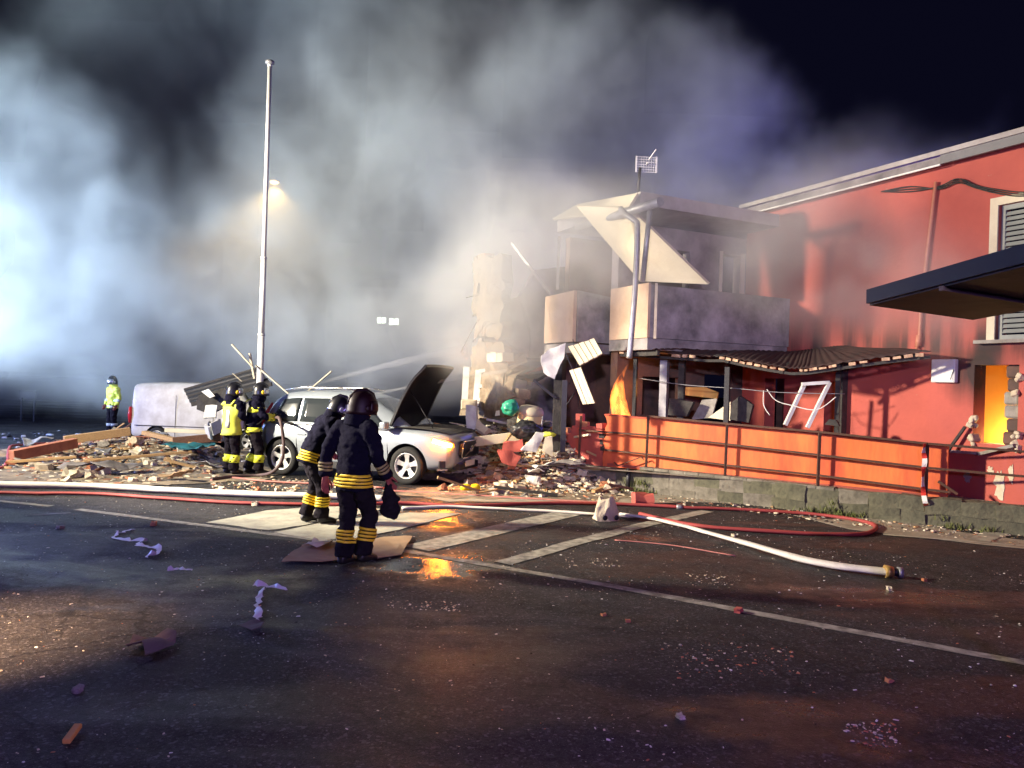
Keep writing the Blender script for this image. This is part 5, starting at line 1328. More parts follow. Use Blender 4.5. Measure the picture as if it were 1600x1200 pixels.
# the larger lumps, each a thing
lump_meshes = [chunk_mesh('masonry_lump', (random.uniform(.8,1.3), random.uniform(.6,1), random.uniform(.4,.8)), M[k], i) for i, k in enumerate(['plaster','plaster','plaster','concrete','brick','cream','plaster','concrete','brick','cream'])]
KIND = {'plaster': 'cream plaster', 'cream': 'pale painted', 'concrete': 'grey concrete', 'brick': 'red brick'}
def put_lump(x, y, s, mesh=None, label=None, name='masonry_lump', group=None, z=None, where='in the rubble'):
    me = mesh or random.choice(lump_meshes); o = link(name, me); o.location = (x, y, (hz(x,y) if z is None else z)+s*.22)
    o.rotation_euler = (random.uniform(-.5,.5), random.uniform(-.5,.5), random.uniform(0,6.28)); o.scale = (s,s,s)
    k = KIND.get(me.materials[0].name, 'pale'); size = 'big' if s >= .2 else 'small'
    return tag(o, label or f'{size} broken {k} lump {where}', 'rubble', group or f'{size} {k} lumps {where}')
def in_px_poly(n, poly, fn):
    """n random ground points inside a polygon given by picture corners"""
    pts = [G(*p) for p in poly]; xs = [p.x for p in pts]; ys = [p.y for p in pts]; k = 0; t = 0
    while k < n and t < n*60:
        t += 1; x = random.uniform(min(xs),max(xs)); y = random.uniform(min(ys),max(ys)); ins = False
        for i in range(len(pts)):
            a, b = pts[i], pts[i-1]
            if (a.y > y) != (b.y > y) and x < (b.x-a.x)*(y-a.y)/(b.y-a.y)+a.x: ins = not ins
        if ins: fn(x, y); k += 1
LEFTP = [(0,735),(60,705),(200,682),(345,690),(345,745),(240,757),(60,757)]
MIDP = [(330,748),(430,745),(600,760),(610,782),(330,772)]
RIGHTP = [(690,762),(800,748),(870,745),(1000,768),(960,785),(820,778),(690,775)]
BACKP = [(600,700),(640,672),(880,672),(880,705),(760,712),(620,708)]
in_px_poly(85, LEFTP, lambda x, y: put_lump(x, y, random.choice((.08,.10,.13,.16,.22)), where='in the rubble spread before the white van'))
in_px_poly(24, MIDP, lambda x, y: put_lump(x, y, random.choice((.06,.07,.09,.12)), where='beside the hoses left of the firefighters'))
in_px_poly(60, RIGHTP, lambda x, y: put_lump(x, y, random.choice((.05,.07,.09,.12,.2)), where='on the pavement before the stone wall'))
for i in range(100):
    cx, cy, rx, ry, h = random.choice(HEAPS[4:]); a = random.random()*6.28; d = sqrt(random.random())*1.25
    put_lump(cx+rx*d*cos(a), cy+ry*d*sin(a), random.choice((.08,.10,.14,.18,.24)), where='on the heap against the wrecked wing')
# chips too many and too small to count
def chips(name, n, fn, smin, smax, mats, label, seed):
    rr = random.Random(seed); vs = []; fs = []; mi = []
    for i in range(n):
        x, y, z = fn(rr); s = smin*(smax/smin)**(rr.random()**2); o = len(vs); c = rr.random()*6.28; ca, sa = cos(c), sin(c)
        ax, ay, az_ = s*rr.uniform(.6,1.5), s*rr.uniform(.4,.9), s*rr.uniform(.2,.55)
        for kx, ky, kz in ((-1,-1,-.2),(1,-1,-.2),(1,1,-.2),(-1,1,-.2),(-.8,-.6,1),(.6,-.8,1),(.8,.7,1),(-.6,.8,1)):
            px_, py_ = ax*kx*rr.uniform(.6,1), ay*ky*rr.uniform(.6,1); vs.append((x+px_*ca-py_*sa, y+px_*sa+py_*ca, z+az_*kz*rr.uniform(.6,1)))
        k = rr.choices(range(len(mats)), [m[1] for m in mats])[0]
        for f in ((4,5,6,7),(0,1,5,4),(1,2,6,5),(2,3,7,6),(3,0,4,7)): fs.append([o+q for q in f]); mi.append(k)
    me = bpy.data.meshes.new(name); me.from_pydata(vs, [], fs)
    for m in mats: me.materials.append(M[m[0]])
    me.polygons.foreach_set('material_index', mi); return tag(link(name, me), label, kind='stuff')
def poly_sampler(poly):
    pts = [G(*p) for p in poly]; xs = [p.x for p in pts]; ys = [p.y for p in pts]
    def f(rr):
        while True:
            x = rr.uniform(min(xs),max(xs)); y = rr.uniform(min(ys),max(ys)); ins = False
            for i in range(len(pts)):
                a, b = pts[i], pts[i-1]
                if (a.y > y) != (b.y > y) and x < (b.x-a.x)*(y-a.y)/(b.y-a.y)+a.x: ins = not ins
            if ins: return x, y, hz(x, y)
    return f
RM = [('plaster',4),('cream',1.6),('brick',1.6),('concrete',2.4),('timber',1.6),('dark_timber',1.2),('char',1.2)]
chips('rubble', 9000, poly_sampler(LEFTP), .012, .10, RM, 'cream and brown masonry crumbs spread round the van', 1)
chips('rubble', 900, poly_sampler(MIDP), .008, .06, RM, 'masonry crumbs scattered beside the hoses', 2)
chips('rubble', 6000, poly_sampler(RIGHTP), .008, .07, RM, 'masonry crumbs along the foot of the stone wall', 3)
def heap_s(rr):
    cx, cy, rx, ry, h = rr.choice(HEAPS[4:]); a = rr.random()*6.28; d = sqrt(rr.random())*1.3; x, y = cx+rx*d*cos(a), cy+ry*d*sin(a); return x, y, hz(x, y)+.02
chips('rubble', 9000, heap_s, .015, .13, RM, 'broken masonry crumbs heaped against the wrecked wing', 4)
def road_s(rr):
    while True:
        x = rr.uniform(-8,9); y = 3.0+9.5*rr.random()**.75
        if abs(x) < .72*y and (mn.noise(Vector((x*.8,y*1.1,4)))+.6*mn.noise(Vector((x*2.3,y*3,1))) > rr.uniform(-.5,.45)): return x, y, .004
chips('road_grit', 4200, road_s, .003, .015, [('white',4),('plaster',3),('brick',1),('concrete',2),('char',1.5)], 'small pale chips strewn over the wet road', 5)
def far_s(rr): x = rr.uniform(-16,-6); return x, rr.uniform(15,26), .005
chips('road_grit', 500, far_s, .02, .12, [('white',4),('plaster',2),('char',3)], 'pale scraps strewn over the far road', 6)
def kerb_s(rr):
    p = AP(rr.uniform(-2.4,LA+2.5), .0, rr.uniform(.32,1.3)); return p.x, p.y, .012
chips('rubble', 1300, kerb_s, .006, .05, RM, 'crumbs and dirt at the foot of the stone wall', 7)

# weeds on the stone base
def weeds():
    rr = random.Random(5); vs = []; fs = []
    for c in range(45):
        s = rr.choice((rr.uniform(.6,1.2), rr.uniform(3,8.5), rr.uniform(4,8.5))); p = AP(s, 0, rr.uniform(.30,.42)); p.z = rr.choice((0,.0,.2))*rr.random()
        for b in range(rr.randint(8,26)):
            a = rr.random()*6.28; l = rr.uniform(.05,.16); q = p + Vector((rr.gauss(0,.09), rr.gauss(0,.04), 0)); d = Vector((cos(a)*.6, sin(a)*.6, 1)).normalized()*l; n = Vector((-sin(a),cos(a),0))*.008; o = len(vs)
            vs += [q-n, q+n, q+d*.6+n*.8, q+d, q+d*.6-n*.8]; fs.append([o,o+1,o+2,o+3,o+4])
    mb = MB(); mb.add(vs, fs); return tag(mb.build('weeds', mat('weed', (.10,.13,.03), .8, col2=(.16,.17,.05), scale=3), recalc=False), 'tufts of weeds growing at the foot of the mossy stones', kind='stuff')
weeds()

# ---- hollow clay bricks, blocks, planks that stand out
def hollow_brick(name, loc, rz, label, size=(.5,.24,.24), tilt=(0,0)):
    o = empty(name, loc, rz, label, 'brick', 'hollow clay bricks in the rubble'); o.rotation_euler = (tilt[0], tilt[1], rz)
    w, d, h = size; mb = MB(); t = .018
    nx, nz = 4, 2
    for i in range(nx+1): x = -w/2 + w*i/nx; mb.box((x,0,h/2),(t,d,h))
    o1 = mb.build('rib', M['brick'], o); o1['kind'] = 'stuff'
    for k in range(nz+1): mb = MB(); mb.box((0,0,t/2+(h-t)*k/nz),(w-.004,d-.006,t)); mb.build('shell', M['brick'], o)
    mb = MB(); mb.box((0,d*.2,h/2),(w-.03,.02,h-.04)); mb.build('core', M['char'], o)
    return o
for px, py, rz, ti, lb in ((226,696,.1,(0,0),'hollow clay brick with open cells facing out, biggest near the middle of the planks'),
                           (172,703,-.1,(.1,.05),'hollow clay brick half covered by plaster, behind the white lump'),
                           (334,700,.15,(0,.1),'hollow clay brick close to the legs of the yellow vested firefighter')):
    p = G(px, py); hollow_brick('hollow_brick', (p.x,p.y,hz(p.x,p.y)-.02), rz, lb, (.55 if px == 226 else .38,.24,.24), ti)
def plank(a, b, w, h, m, label, name='timber_beam', grp='timbers in the rubble'):
    mb = MB(); mb.bar(a, b, w, h); o = mb.build(name, m); bevel(o, .008); return tag(o, label, 'beam', grp)
def GP(px, py, dz): p = G(px, py); return Vector((p.x, p.y, hz(p.x,p.y)+dz))
def PX(px, py, Y): return P(px, py, Y)
plank(PX(100,688,18.3), PX(203,674,19.2), .16, .20, M['timber'], 'long pale squared beam sloping up towards the rear of the van')
plank(PX(18,712,16.4), PX(118,692,17.6), .20, .22, M['brick'], 'reddish brown beam at the left edge of the rubble')
plank(PX(225,676,19.0), PX(318,698,18.2), .16, .10, M['timber'], 'pale plank lying in front of the wheel of the van')
plank(PX(12,722,16.2), PX(120,714,16.6), .07, .06, M['timber'], 'thin batten below the reddish brown beam')
plank(PX(35,738,15.5), PX(180,716,16.6), .08, .07, M['timber'], 'thin pale batten running into the cream rubble')
plank(PX(130,720,16.3), PX(300,706,17), .07, .06, M['timber'], 'narrow plank across the middle of the left rubble')
plank(PX(260,672,19.2), PX(345,676,19), .18, .10, M['cream'], 'pale board lying along the sill of the van')
plank(PX(270,690,18.2), PX(345,683,18.6), .06, .20, M['dark_timber'], 'dark red board beside the front wheel of the van')
plank(PX(742,690,15.9), PX(812,682,16.0), .06, .20, M['cream'], 'pale shelf board lying on the rubble behind the car bonnet')
plank(PX(760,655,16.6), PX(845,672,16.4), .04, .06, M['grey_metal'], 'grey metal rail lying across the rubble heap')
plank(PX(790,690,15.6), PX(818,650,16.2), .05, .05, M['timber'], 'short timber sticking up out of the heap behind the car')
# laths standing up against the smoke by the mast
for a, b, w, lb in (((362,538,18.2),(396,575,18.2),.06,'pale lath leaning in the air, leftmost of the sticks around the mast'), ((390,552,18.4),(398,592,18.4),.08,'upright pale stick just left of the mast'),
                    ((400,571,18.4),(452,616,18.0),.055,'long pale lath crossing in front of the mast foot'), ((478,614,17.8),(518,580,17.8),.055,'lath slanting up to the right behind the car roof'), ((363,583,18.5),(378,596,18.5),.03,'thin short stick on the dark fallen roof sheet')):
    plank(P(*a), P(*b), w, w*.6, M['cream'], lb, 'lath', 'laths sticking out of the wreckage')
# fallen roof sheet on the van
rs = wempty('fallen_roof', tuple(P(350,610,19.5)), 'dark fallen roof sheet lying on the front of the white van', 'roof sheet')
qa, qb, qc, qd = P(289,610,20.2), P(402,577,20.0), P(425,600,18.8), P(300,632,19.0)
mb = MB(); mb.plate([qa,qb,qc,qd], .05); mb.build('sheet', M['dark_metal'], rs)
for k in range(5):
    t = k/4; mb = MB(); mb.bar(qa.lerp(qd,t)-Vector((0,.02,.0)), qb.lerp(qc,t)-Vector((0,.02,0)), .06, .10); mb.build('rafter', M['dark_metal'] if k % 2 else M['char'], rs)
mb = MB(); mb.plate([P(310,618,18.8),P(352,606,18.8),P(372,625,18.6),P(330,648,18.7),P(308,640,18.8)], .05); mb.build('torn_sheet', M['char'], rs)
mb = MB(); mb.plate([P(315,612,18.6),P(326,608,18.6),P(336,619,18.5),P(328,622,18.5)], .02); mb.build('torn_sheet', M['white'], rs)
for k, (x, y) in enumerate(((330,640),(338,664),(326,672))):
    p = P(x, y, 18.4); put_lump(p.x, p.y, .24, chunk_mesh('broken_panel', (1.2,.25,1.3), M['white'], k), ('crumpled pale sheet hanging at the front of the van','bent pale panel below the fallen roof sheet','pale broken panel standing at the van front wheel')[k], 'broken_panel', 'broken panels at the van', p.z-.1, '')

def rough_plate(pts, th, m, name, amp=.05, seed=1, parent=None):
    pts = [Vector(p) for p in pts]; bm = bmesh.new(); f = bm.faces.new([bm.verts.new(p) for p in pts]); bm.normal_update(); n = f.normal.copy()
    bmesh.ops.triangulate(bm, faces=[f]); bmesh.ops.subdivide_edges(bm, edges=bm.edges, cuts=5, use_grid_fill=True)
    for v in bm.verts: v.co += mn.noise_vector(v.co*4.5+Vector((seed,0,seed)))*amp*.8 + n*amp*.7*mn.noise(v.co*2.2+Vector((0,seed,0)))
    me = bpy.data.meshes.new(name); bm.to_mesh(me); bm.free(); me.materials.append(m); o = link(name, me, parent); md = o.modifiers.new('s','SOLIDIFY'); md.thickness = th; md.offset = 0; return baked(o)
# splintered battens and bent sheets mixed into the heaps
def scrap(x, y, where):
    a = random.random()*6.28; L_ = random.uniform(.3,1.2); t = random.gauss(0,.22); z = hz(x,y)+.05
    if random.random() < .68:
        d = Vector((cos(a)*cos(t), sin(a)*cos(t), abs(sin(t))))*L_; m = random.choice(('timber','dark_timber','timber','char','cream'))
        mb = MB(); mb.bar((x,y,z), Vector((x,y,z))+d, random.uniform(.03,.08), random.uniform(.02,.05)); tag(mb.build('batten', M[m]), f'splintered batten lying {where}', 'wood', f'splintered battens {where}')
    else:
        w = random.uniform(.2,.5); c, s_ = cos(a), sin(a); q = [Vector((x+c*u-s_*v, y+s_*u+c*v, z+.05+abs(u)*random.uniform(0,.5))) for u, v in ((-w,-w*.5),(w,-w*.4),(w*.9,w*.5),(-w*.8,w*.45))]
        tag(rough_plate(q, .012, M[random.choice(('grey_metal','white','card_','sooty'))], 'torn_sheet', .12, random.random()*20), f'torn sheet crumpled {where}', 'sheet', f'torn sheets {where}')
M['card_'] = mat('card_scrap', (.40,.27,.15), .85, col2=(.28,.18,.1))
in_px_poly(34, LEFTP, lambda x, y: scrap(x, y, 'in the rubble spread before the white van'))
in_px_poly(14, RIGHTP, lambda x, y: scrap(x, y, 'on the pavement before the stone wall'))
for i in range(46):
    cx, cy, rx, ry, h = random.choice(HEAPS[4:]); a = random.random()*6.28; d = sqrt(random.random())*1.1; scrap(cx+rx*d*cos(a), cy+ry*d*sin(a), 'on the heap against the wrecked wing')
# ---- wreckage in front of the wing
def sheet_panel(name, px, Y, label, ribs=0, m=None, cat='sheet', grp=None, th=.035):
    e = wempty(name, tuple(P(sum(p[0] for p in px)/len(px), sum(p[1] for p in px)/len(px), Y)), label, cat, grp)
    ys = Y if isinstance(Y, (list,tuple)) else [Y]*len(px); pts = [P(x, y, yy) for (x, y), yy in zip(px, ys)]
    if not ribs:
        rough_plate(pts, th, m or M['white'], 'panel', .05, 5, e)
    else:
        a, b, c, d = pts
        for k in range(ribs):
            t0, t1 = k/ribs+.006, (k+1)/ribs-.02
            q = [a.lerp(b,t0), a.lerp(b,t1), d.lerp(c,t1), d.lerp(c,t0)]; n = (q[1]-q[0]).cross(q[3]-q[0]).normalized()
            mb = MB(); mb.plate([p+n*.01*(k % 2) for p in q], th, nrm=n); mb.build('slat', m or M['white'], e)
        mb = MB(); n = (b-a).cross(d-a).normalized(); mb.plate([p-n*.04 for p in (a,b,c,d)], .03, nrm=n); mb.build('backing', M['grey_metal'], e)
    return e
sheet_panel('torn_sheet', [(845,556),(862,545),(883,538),(880,560),(866,594),(848,582)], 15.2, 'torn white sheet hanging at the top of the black door post')
def sp4(name, px, Ys, label, ribs, m):
    e = wempty(name, tuple(P(px[0][0], px[0][1], Ys[0])), label, 'panel', None)
    a, b, c, d = [P(x, y, Y) for (x, y), Y in zip(px, Ys)]
    for k in range(ribs):
        t0, t1 = k/ribs+.004, (k+1)/ribs-.025
        q = [a.lerp(b,t0), a.lerp(b,t1), d.lerp(c,t1), d.lerp(c,t0)]; n = (q[1]-q[0]).cross(q[3]-q[0]).normalized()
        mb = MB(); mb.plate([p+n*.012*(k % 2) for p in q], .03, nrm=n); mb.build('slat', m, e)
    mb = MB(); n = (b-a).cross(d-a).normalized(); n = n if n.y > 0 else -n; mb.plate([p+n*.04 for p in (a,b,c,d)], .03, nrm=n); mb.build('backing', M['dark_metal'], e)
sp4('roof_panel', [(888,542),(929,529),(942,552),(906,571)], [15.1,15.1,14.8,14.8], 'pale ribbed roof panel tipped up above the black door post', 5, M['cream'])
sp4('roof_panel', [(890,579),(908,574),(930,630),(911,632)], [15.0,14.9,14.7,14.8], 'long pale roof panel hanging down beside the flame', 3, M['cream'])
dp = wempty('door_post', tuple(Vector((P(872,600,15.3).x, 15.3, 0))), 'charred black door post with bracket and broken porch roof', 'door post')
b0_ = P(878,598,15.3)
for px, w in ((872,.20),(880,.10)):
    p = P(px,640,15.3); mb = MB(); mb.box((p.x,15.3 if px == 872 else 15.12,(.75+P(px,594,15.3).z)/2),(w,.10,P(px,594,15.3).z-.75)); mb.build('post', M['char'] if px == 872 else M['dark_metal'], dp)
mb = MB(); mb.plate([P(806,590,15.6),P(822,580,16.4),P(866,572,16.3),P(858,584,15.3),P(838,595,15.2)], .06); mb.build('porch_roof', M['dark_metal'], dp)
mb = MB(); mb.plate([P(819,588,15.8),P(846,572,15.8),P(848,578,15.8),P(820,583,15.8)], .05); mb.build('flashing', mat('maroon', (.20,.03,.025), .6), dp)
mb = MB(); mb.bar(P(833,593,15.2), P(868,622,15.25), .05); mb.build('bracket', M['dark_metal'], dp)
for px in (866,894): pass
wf_ = wempty('window_frame', tuple(P(745,600,17.6)), 'white window frame standing upright in the rubble behind the bonnet', 'window frame')
for x0, y0, x1, y1, w in ((729,573,726,625,.14),(748,578,743,634,.14),(763,576,760,628,.12)):
    mb = MB(); mb.bar(P(x0,y0,17.6), P(x1,y1,17.6), w, .07, up=(0,1,0)); mb.build('upright', M['white'], wf_)
for x0, y0, x1, y1 in ((748,580,763,578),(746,604,761,602),(744,624,760,625)):
    mb = MB(); mb.bar(P(x0,y0,17.55), P(x1,y1,17.55), .07, .08); mb.build('crossbar', M['white'], wf_)
mb = MB(); mb.box(tuple(P(733,632,17.3)),(.35,.3,.22)); tag(bevel(mb.build('wall_block', M['plaster']), .02), 'cream wall block carrying the upright window frame', 'block')
tag(rough_plate([P(729,634,16.7),P(747,635,16.6),P(745,672,16.5),P(728,674,16.5)], .10, M['white'], 'wall_slab', .035, 7), 'white slab standing upright behind the car bonnet', 'slab')
tag(rough_plate([P(747,655,16.5),P(765,672,16.3),P(757,680,16.2),P(744,672,16.4)], .10, M['cream'], 'wall_slab', .035, 7), 'cream slab leaning at the foot of the upright white slab', 'slab')
tag(rough_plate([P(774,642,16.6),P(790,641,16.6),P(790,648,16.6),P(774,650,16.6)], .10, M['white'], 'wall_slab', .035, 7), 'small white board beside the green sack', 'slab')
# tank, sacks
tk = P(826,660,15.75); e = empty('water_tank', (tk.x, 15.75, tk.z-.18), 0, 'cream round water tank with grey lid on the rubble', 'tank'); e.rotation_euler = (R(6),R(5),0)
mb = MB(); mb.lathe([(.001,0),(.24,0),(.26,.04),(.255,.30),(.25,.34)], 24); mb.build('drum', mat('tank_cream', (.70,.60,.30), .6, col2=(.5,.42,.22), scale=3), e)
mb = MB(); mb.lathe([(.255,.34),(.27,.36),(.27,.42),(.22,.50),(.12,.53),(.001,.53)], 24); mb.build('lid', mat('tank_lid', (.42,.38,.28), .7), e)
def sack(name, c, r, m, label, seed, cat='sack'):
    mb = MB(); ball(mb, (0,0,0), r, 14); o = fuse(mb, name, m, None, min(r)*.16, min(r)*.22, 1, seed); o.location = c; return tag(o, label, cat)
p = P(797,637,15.5); sack('sack', (p.x,15.5,p.z), (.18,.14,.17), mat('green_plastic', (.02,.30,.17), .4, col2=(.01,.2,.13), scale=6), 'bright green plastic sack beside the cream tank', 1)
p = P(822,672,15.3); sack('sack', (p.x,15.3,p.z), (.34,.22,.19), M['black'], 'black plastic sack in front of the cream tank', 2)
p = P(806,662,15.9); sack('sack', (p.x,15.9,p.z), (.2,.18,.15), M['char'], 'smaller charred sack below the green one', 3)
p = P(857,679,15.2); sack('jacket', (p.x,15.2,p.z), (.15,.10,.06), M['hivis'], 'lime yellow jacket dropped on the broken wall by the door post', 4, 'jacket')
ch = wempty('chair', tuple(P(836,672,15.4)), 'grey tube chair frame overturned beside the black sack', 'chair')
for a, b in (((824,655),(826,686)),((848,650),(844,688)),((824,664),(847,664)),((826,676),(845,677))):
    mb = MB(); mb.tube([P(*a,15.4), P(*b,15.4)], .016, 6); mb.build('tube', M['grey_metal'], ch)
for i, (q, lb, m) in enumerate((([(814,702),(838,676),(850,676),(838,706)], 'pale slab leaning at the torn end of the red wall, the wider of two', 'white'), ([(846,706),(852,684),(862,682),(864,712)], 'narrow pale slab leaning beside the wider pale slab', 'cream'))):
    tag(rough_plate([P(x, y, 14.9) for x, y in q], .10, M[m], 'wall_slab', .04, i+3), lb, 'slab')
for q, lb in (([(786,692),(816,686),(818,703),(800,706),(785,704)], 'orange painted wall fragment lying behind the car bumper'), ([(778,702),(796,704),(812,712),(806,728),(784,722)], 'dark red wall fragment below the orange one')):
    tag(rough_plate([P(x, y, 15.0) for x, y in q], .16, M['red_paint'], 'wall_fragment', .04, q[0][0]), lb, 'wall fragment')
for px, py, s, lb, m in ((843,741,.34,'orange brick block at the left foot of the stone wall','brick'), (1004,788,.34,'red block lying on the pavement by the red hose','red_paint'), (158,741,.30,'white plaster lump standing alone before the left rubble','white'), (800,741,.3,'dark lump behind the scattered bricks near the bumper','char'),
                     (120,700,.36,'pale block on the thin batten of the left rubble','plaster'), (186,690,.42,'cream plaster slab leaning on the hollow brick','cream')):
    p = G(px, py); o = link('wall_block', chunk_mesh('wall_block', (1,.7,.6), M[m], px)); o.location = (p.x,p.y,hz(p.x,p.y)+s*.22); o.scale = (s,s,s); o.rotation_euler = (0,0,random.uniform(-.3,.3)); tag(o, lb, 'block')
# behind the parapet: leaning white frame, tipped boards, dark crates
fr = wempty('loose_frame', tuple(WL(1255,.9,-.35)), 'white window frame leaning on the parapet inside the veranda', 'window frame')
for a, b in (((1222,664),(1246,600)),((1257,668),(1286,597)),((1246,600),(1286,597))):
    mb = MB(); mb.bar(zpx(*a,-.25), zpx(*b,-.45), .075, .06); mb.build('frame_bar', M['white'], fr)
for q, off, m, nm, lb in (([(1032,622),(1070,628),(1060,650),(1030,648)],-.5,'char','crate','dark crate behind the parapet left of the pale boards'), ([(1130,655),(1133,628),(1145,618),(1166,632),(1160,660)],-.45,'char','crate','dark peaked crate behind the parapet right of the pale boards'),
                      ([(1060,655),(1076,624),(1100,622),(1092,652)],-.75,'concrete','board','grey board tipped over behind the parapet'), ([(1092,652),(1127,627),(1128,657)],-.55,'cream','board','pale triangular board standing behind the parapet post'),
                      ([(1034,604),(1070,604),(1092,612),(1090,622),(1034,616)],-1.1,'ochre','board','ochre shelf board hanging inside the burnt veranda'), ([(1284,663),(1291,655),(1302,656),(1308,666)],-.3,'char','sack','small black sack peeping over the parapet')):
    mb = MB(); mb.plate([zpx(x, y, off) for x, y in q], .12 if m == 'char' else .05); tag(mb.build(nm, M[m]), lb, nm)

# ------------------------------------------------------------------ hoses
def hose(px, r, m, label, name='fire_hose', z=None, k=6, couple=None, flat=.8):
    pts = smooth_path([G(x, y, 0)+Vector((0,0,(r*flat if not isinstance(r, list) else .05)+hz(*G(x,y).xy)*.9)) for x, y in px], k)
    mb = MB(); rr = r if not isinstance(r, list) else [q.x for q in smooth_path([Vector((a,0,0)) for a in r], k)]
    sd = len(label)*1.7
    pts = [q+Vector((mn.noise(q*1.7+Vector((sd,0,0)))*.03, mn.noise(q*1.7+Vector((0,sd,0)))*.03, abs(mn.noise(q*1.1+Vector((0,0,sd))))*.012)) for q in pts]
    rr = [(rr if not isinstance(rr, list) else rr[i])*(1+.16*mn.noise(q*2.6+Vector((sd,sd,0)))) for i, q in enumerate(pts)]
    mb.tube(pts, rr, 10, flat=flat); o = mb.build(name, m); tag(o, label, 'hose', 'fire hoses on the road')
    if couple:
        for t in couple:
            i = int(t*(len(pts)-2)); mb = MB(); R_ = (r if not isinstance(r, list) else rr[i])*1.25; d = (pts[i+1]-pts[i]).normalized(); mb.tube([pts[i]-d*.05, pts[i]-d*.01, pts[i]+d*.01, pts[i]+d*.05], [R_*.95,R_,R_,R_*.95], 12); mb.build('coupling', M['grey_metal'], o)
    return o
M['hose_white'] = mat('hose_white', (.74,.70,.62), .75, col2=(.58,.54,.46), scale=5, amt=.5, bump=.3, bscale=120)
M['hose_red'] = mat('hose_red', (.38,.055,.05), .7, col2=(.26,.04,.035), scale=5, amt=.6)
M['hose_pink'] = mat('hose_pink', (.50,.20,.16), .7, col2=(.34,.12,.1), scale=5, amt=.6)
hose([(-40,762),(60,763),(160,765),(260,771),(360,776),(450,779),(530,781),(600,784)], .068, M['hose_white'], 'thick white hose crossing the left half in front of the rubble')
hose([(-40,771),(60,774),(160,775),(260,782),(380,789),(480,791),(560,791),(640,789),(720,793),(840,789),(960,790),(1080,796),(1180,800),(1280,807),(1345,817),(1368,827),(1352,837),(1290,838),(1180,832),(1080,823),(1000,806)], .036, M['hose_red'], 'red hose running along the white one and looping back at the pavement', couple=(.55,))
hose([(630,796),(700,794),(780,797),(860,801),(930,806),(1000,810)], .028, M['hose_white'], 'thin pale hose leading to the concrete lump on the road')
hose([(968,808),(1010,814),(1060,825),(1120,842),(1180,859),(1240,877),(1300,890),(1350,897),(1392,902)], [.035,.04,.045,.05,.055,.068,.078,.080,.075], M['hose_white'], 'flat white hose end widening to a brass coupling on the right of the road', flat=.55)
p = G(1392,902); p2 = G(1408,903); cp = wempty('hose_coupling', (p.x,p.y,.05), 'brass and black coupling lying at the end of the flat white hose', 'coupling')
d = (p2-p).normalized(); z5 = Vector((0,0,.062)); mb = MB(); mb.tube([p-d*.07+z5, p+d*.02+z5], [.074,.06], 14); mb.build('sleeve', mat('brass', (.55,.36,.12), .4, .6), cp)
mb = MB(); mb.tube([p+d*.02+z5, p+d*.07+z5], .045, 14); mb.build('neck', M['black'], cp); mb = MB(); mb.tube([p+d*.07+z5, p+d*.12+z5], .060, 14); mb.build('lug_ring', M['grey_metal'], cp)
hose([(600,768),(680,772),(780,778),(880,784),(960,788),(1010,792)], .022, M['hose_pink'], 'thin brownish hose behind the red one near the car')
hose([(330,752),(360,748),(420,754),(500,758),(600,764)], .024, M['hose_pink'], 'dusty hose lying behind the feet of the pair by the car')
hose([(-20,738),(2,733),(12,722),(16,708),(40,698),(110,692)], .035, M['hose_red'], 'dark red hose curling over the left end of the rubble')
hose([(1150,870),(1040,852),(960,845)][::-1], .01, M['hose_pink'], 'thin cord lying near the flat white hose')
pts = smooth_path([n0, P(437,655,15.5), P(443,690,15.4), P(440,720,15.3), P(425,738,15.3), G(400,746)+Vector((0,0,.04)), G(360,748)+Vector((0,0,.04)), G(330,752)+Vector((0,0,.04))], 6)
mb = MB(); mb.tube(pts, .034, 10); tag(mb.build('fire_hose', mat('hose_brown', (.10,.06,.055), .7, col2=(.06,.04,.04))), 'brown hose hanging down from the nozzle of the firefighter by the car', 'hose', 'fire hoses on the road')
# jets of water thrown towards the wrecked wing
wj = bpy.data.materials.new('water_spray'); wj.use_nodes = True; nt = wj.node_tree; nt.nodes.clear()
pv = nt.nodes.new('ShaderNodeVolumePrincipled'); mo = nt.nodes.new('ShaderNodeOutputMaterial'); pv.inputs['Color'].default_value = (.95,.95,.95,1); pv.inputs['Density'].default_value = 3.2; nt.links.new(pv.outputs[0], mo.inputs['Volume'])
for a, b, r0, r1, lb in ((n1, P(800,578,16.6), .016, .05, 'lower jet of water shot across behind the raised bonnet'), (P(452,612,19.5), P(725,545,21), .02, .13, 'upper fainter jet of water above the car roof')):
    pp = [a.lerp(b, i/16)+Vector((0,0,.06*sin(pi*i/16))) for i in range(17)]
    mb = MB(); mb.tube(pp, [r0+(r1-r0)*i/16 for i in range(17)], 10); o = mb.build('water_jet', wj); tag(o, lb, 'water jet')

# ------------------------------------------------------------------ things lying on the road
def flat_thing(name, px, m, label, cat, z=.02, lift=.03, seed=0, th=.006, sub=3, grp=None):
    pts = [G(*p) for p in px]; bm = bmesh.new(); vs = [bm.verts.new((p.x,p.y,z)) for p in pts]; f = bm.faces.new(vs)
    bmesh.ops.triangulate(bm, faces=[f]); bmesh.ops.subdivide_edges(bm, edges=bm.edges, cuts=sub, use_grid_fill=True)
    for v in bm.verts: v.co += Vector((mn.noise(v.co*5+Vector((seed,0,0)))*.02, mn.noise(v.co*5+Vector((0,seed,0)))*.02, abs(mn.noise(v.co*3.3+Vector((seed,seed,0))))*lift))
    me = bpy.data.meshes.new(name); bm.to_mesh(me); bm.free(); me.materials.append(m); o = link(name, me); md = o.modifiers.new('s','SOLIDIFY'); md.thickness = th; baked(o); return tag(o, label, cat, grp)
M['card'] = mat('cardboard', (.42,.28,.15), .85, col2=(.30,.19,.10), scale=4, amt=.6, bump=.2); M['cloth_brown'] = mat('cloth_brown', (.15,.115,.10), .9, col2=(.09,.07,.06), scale=8)
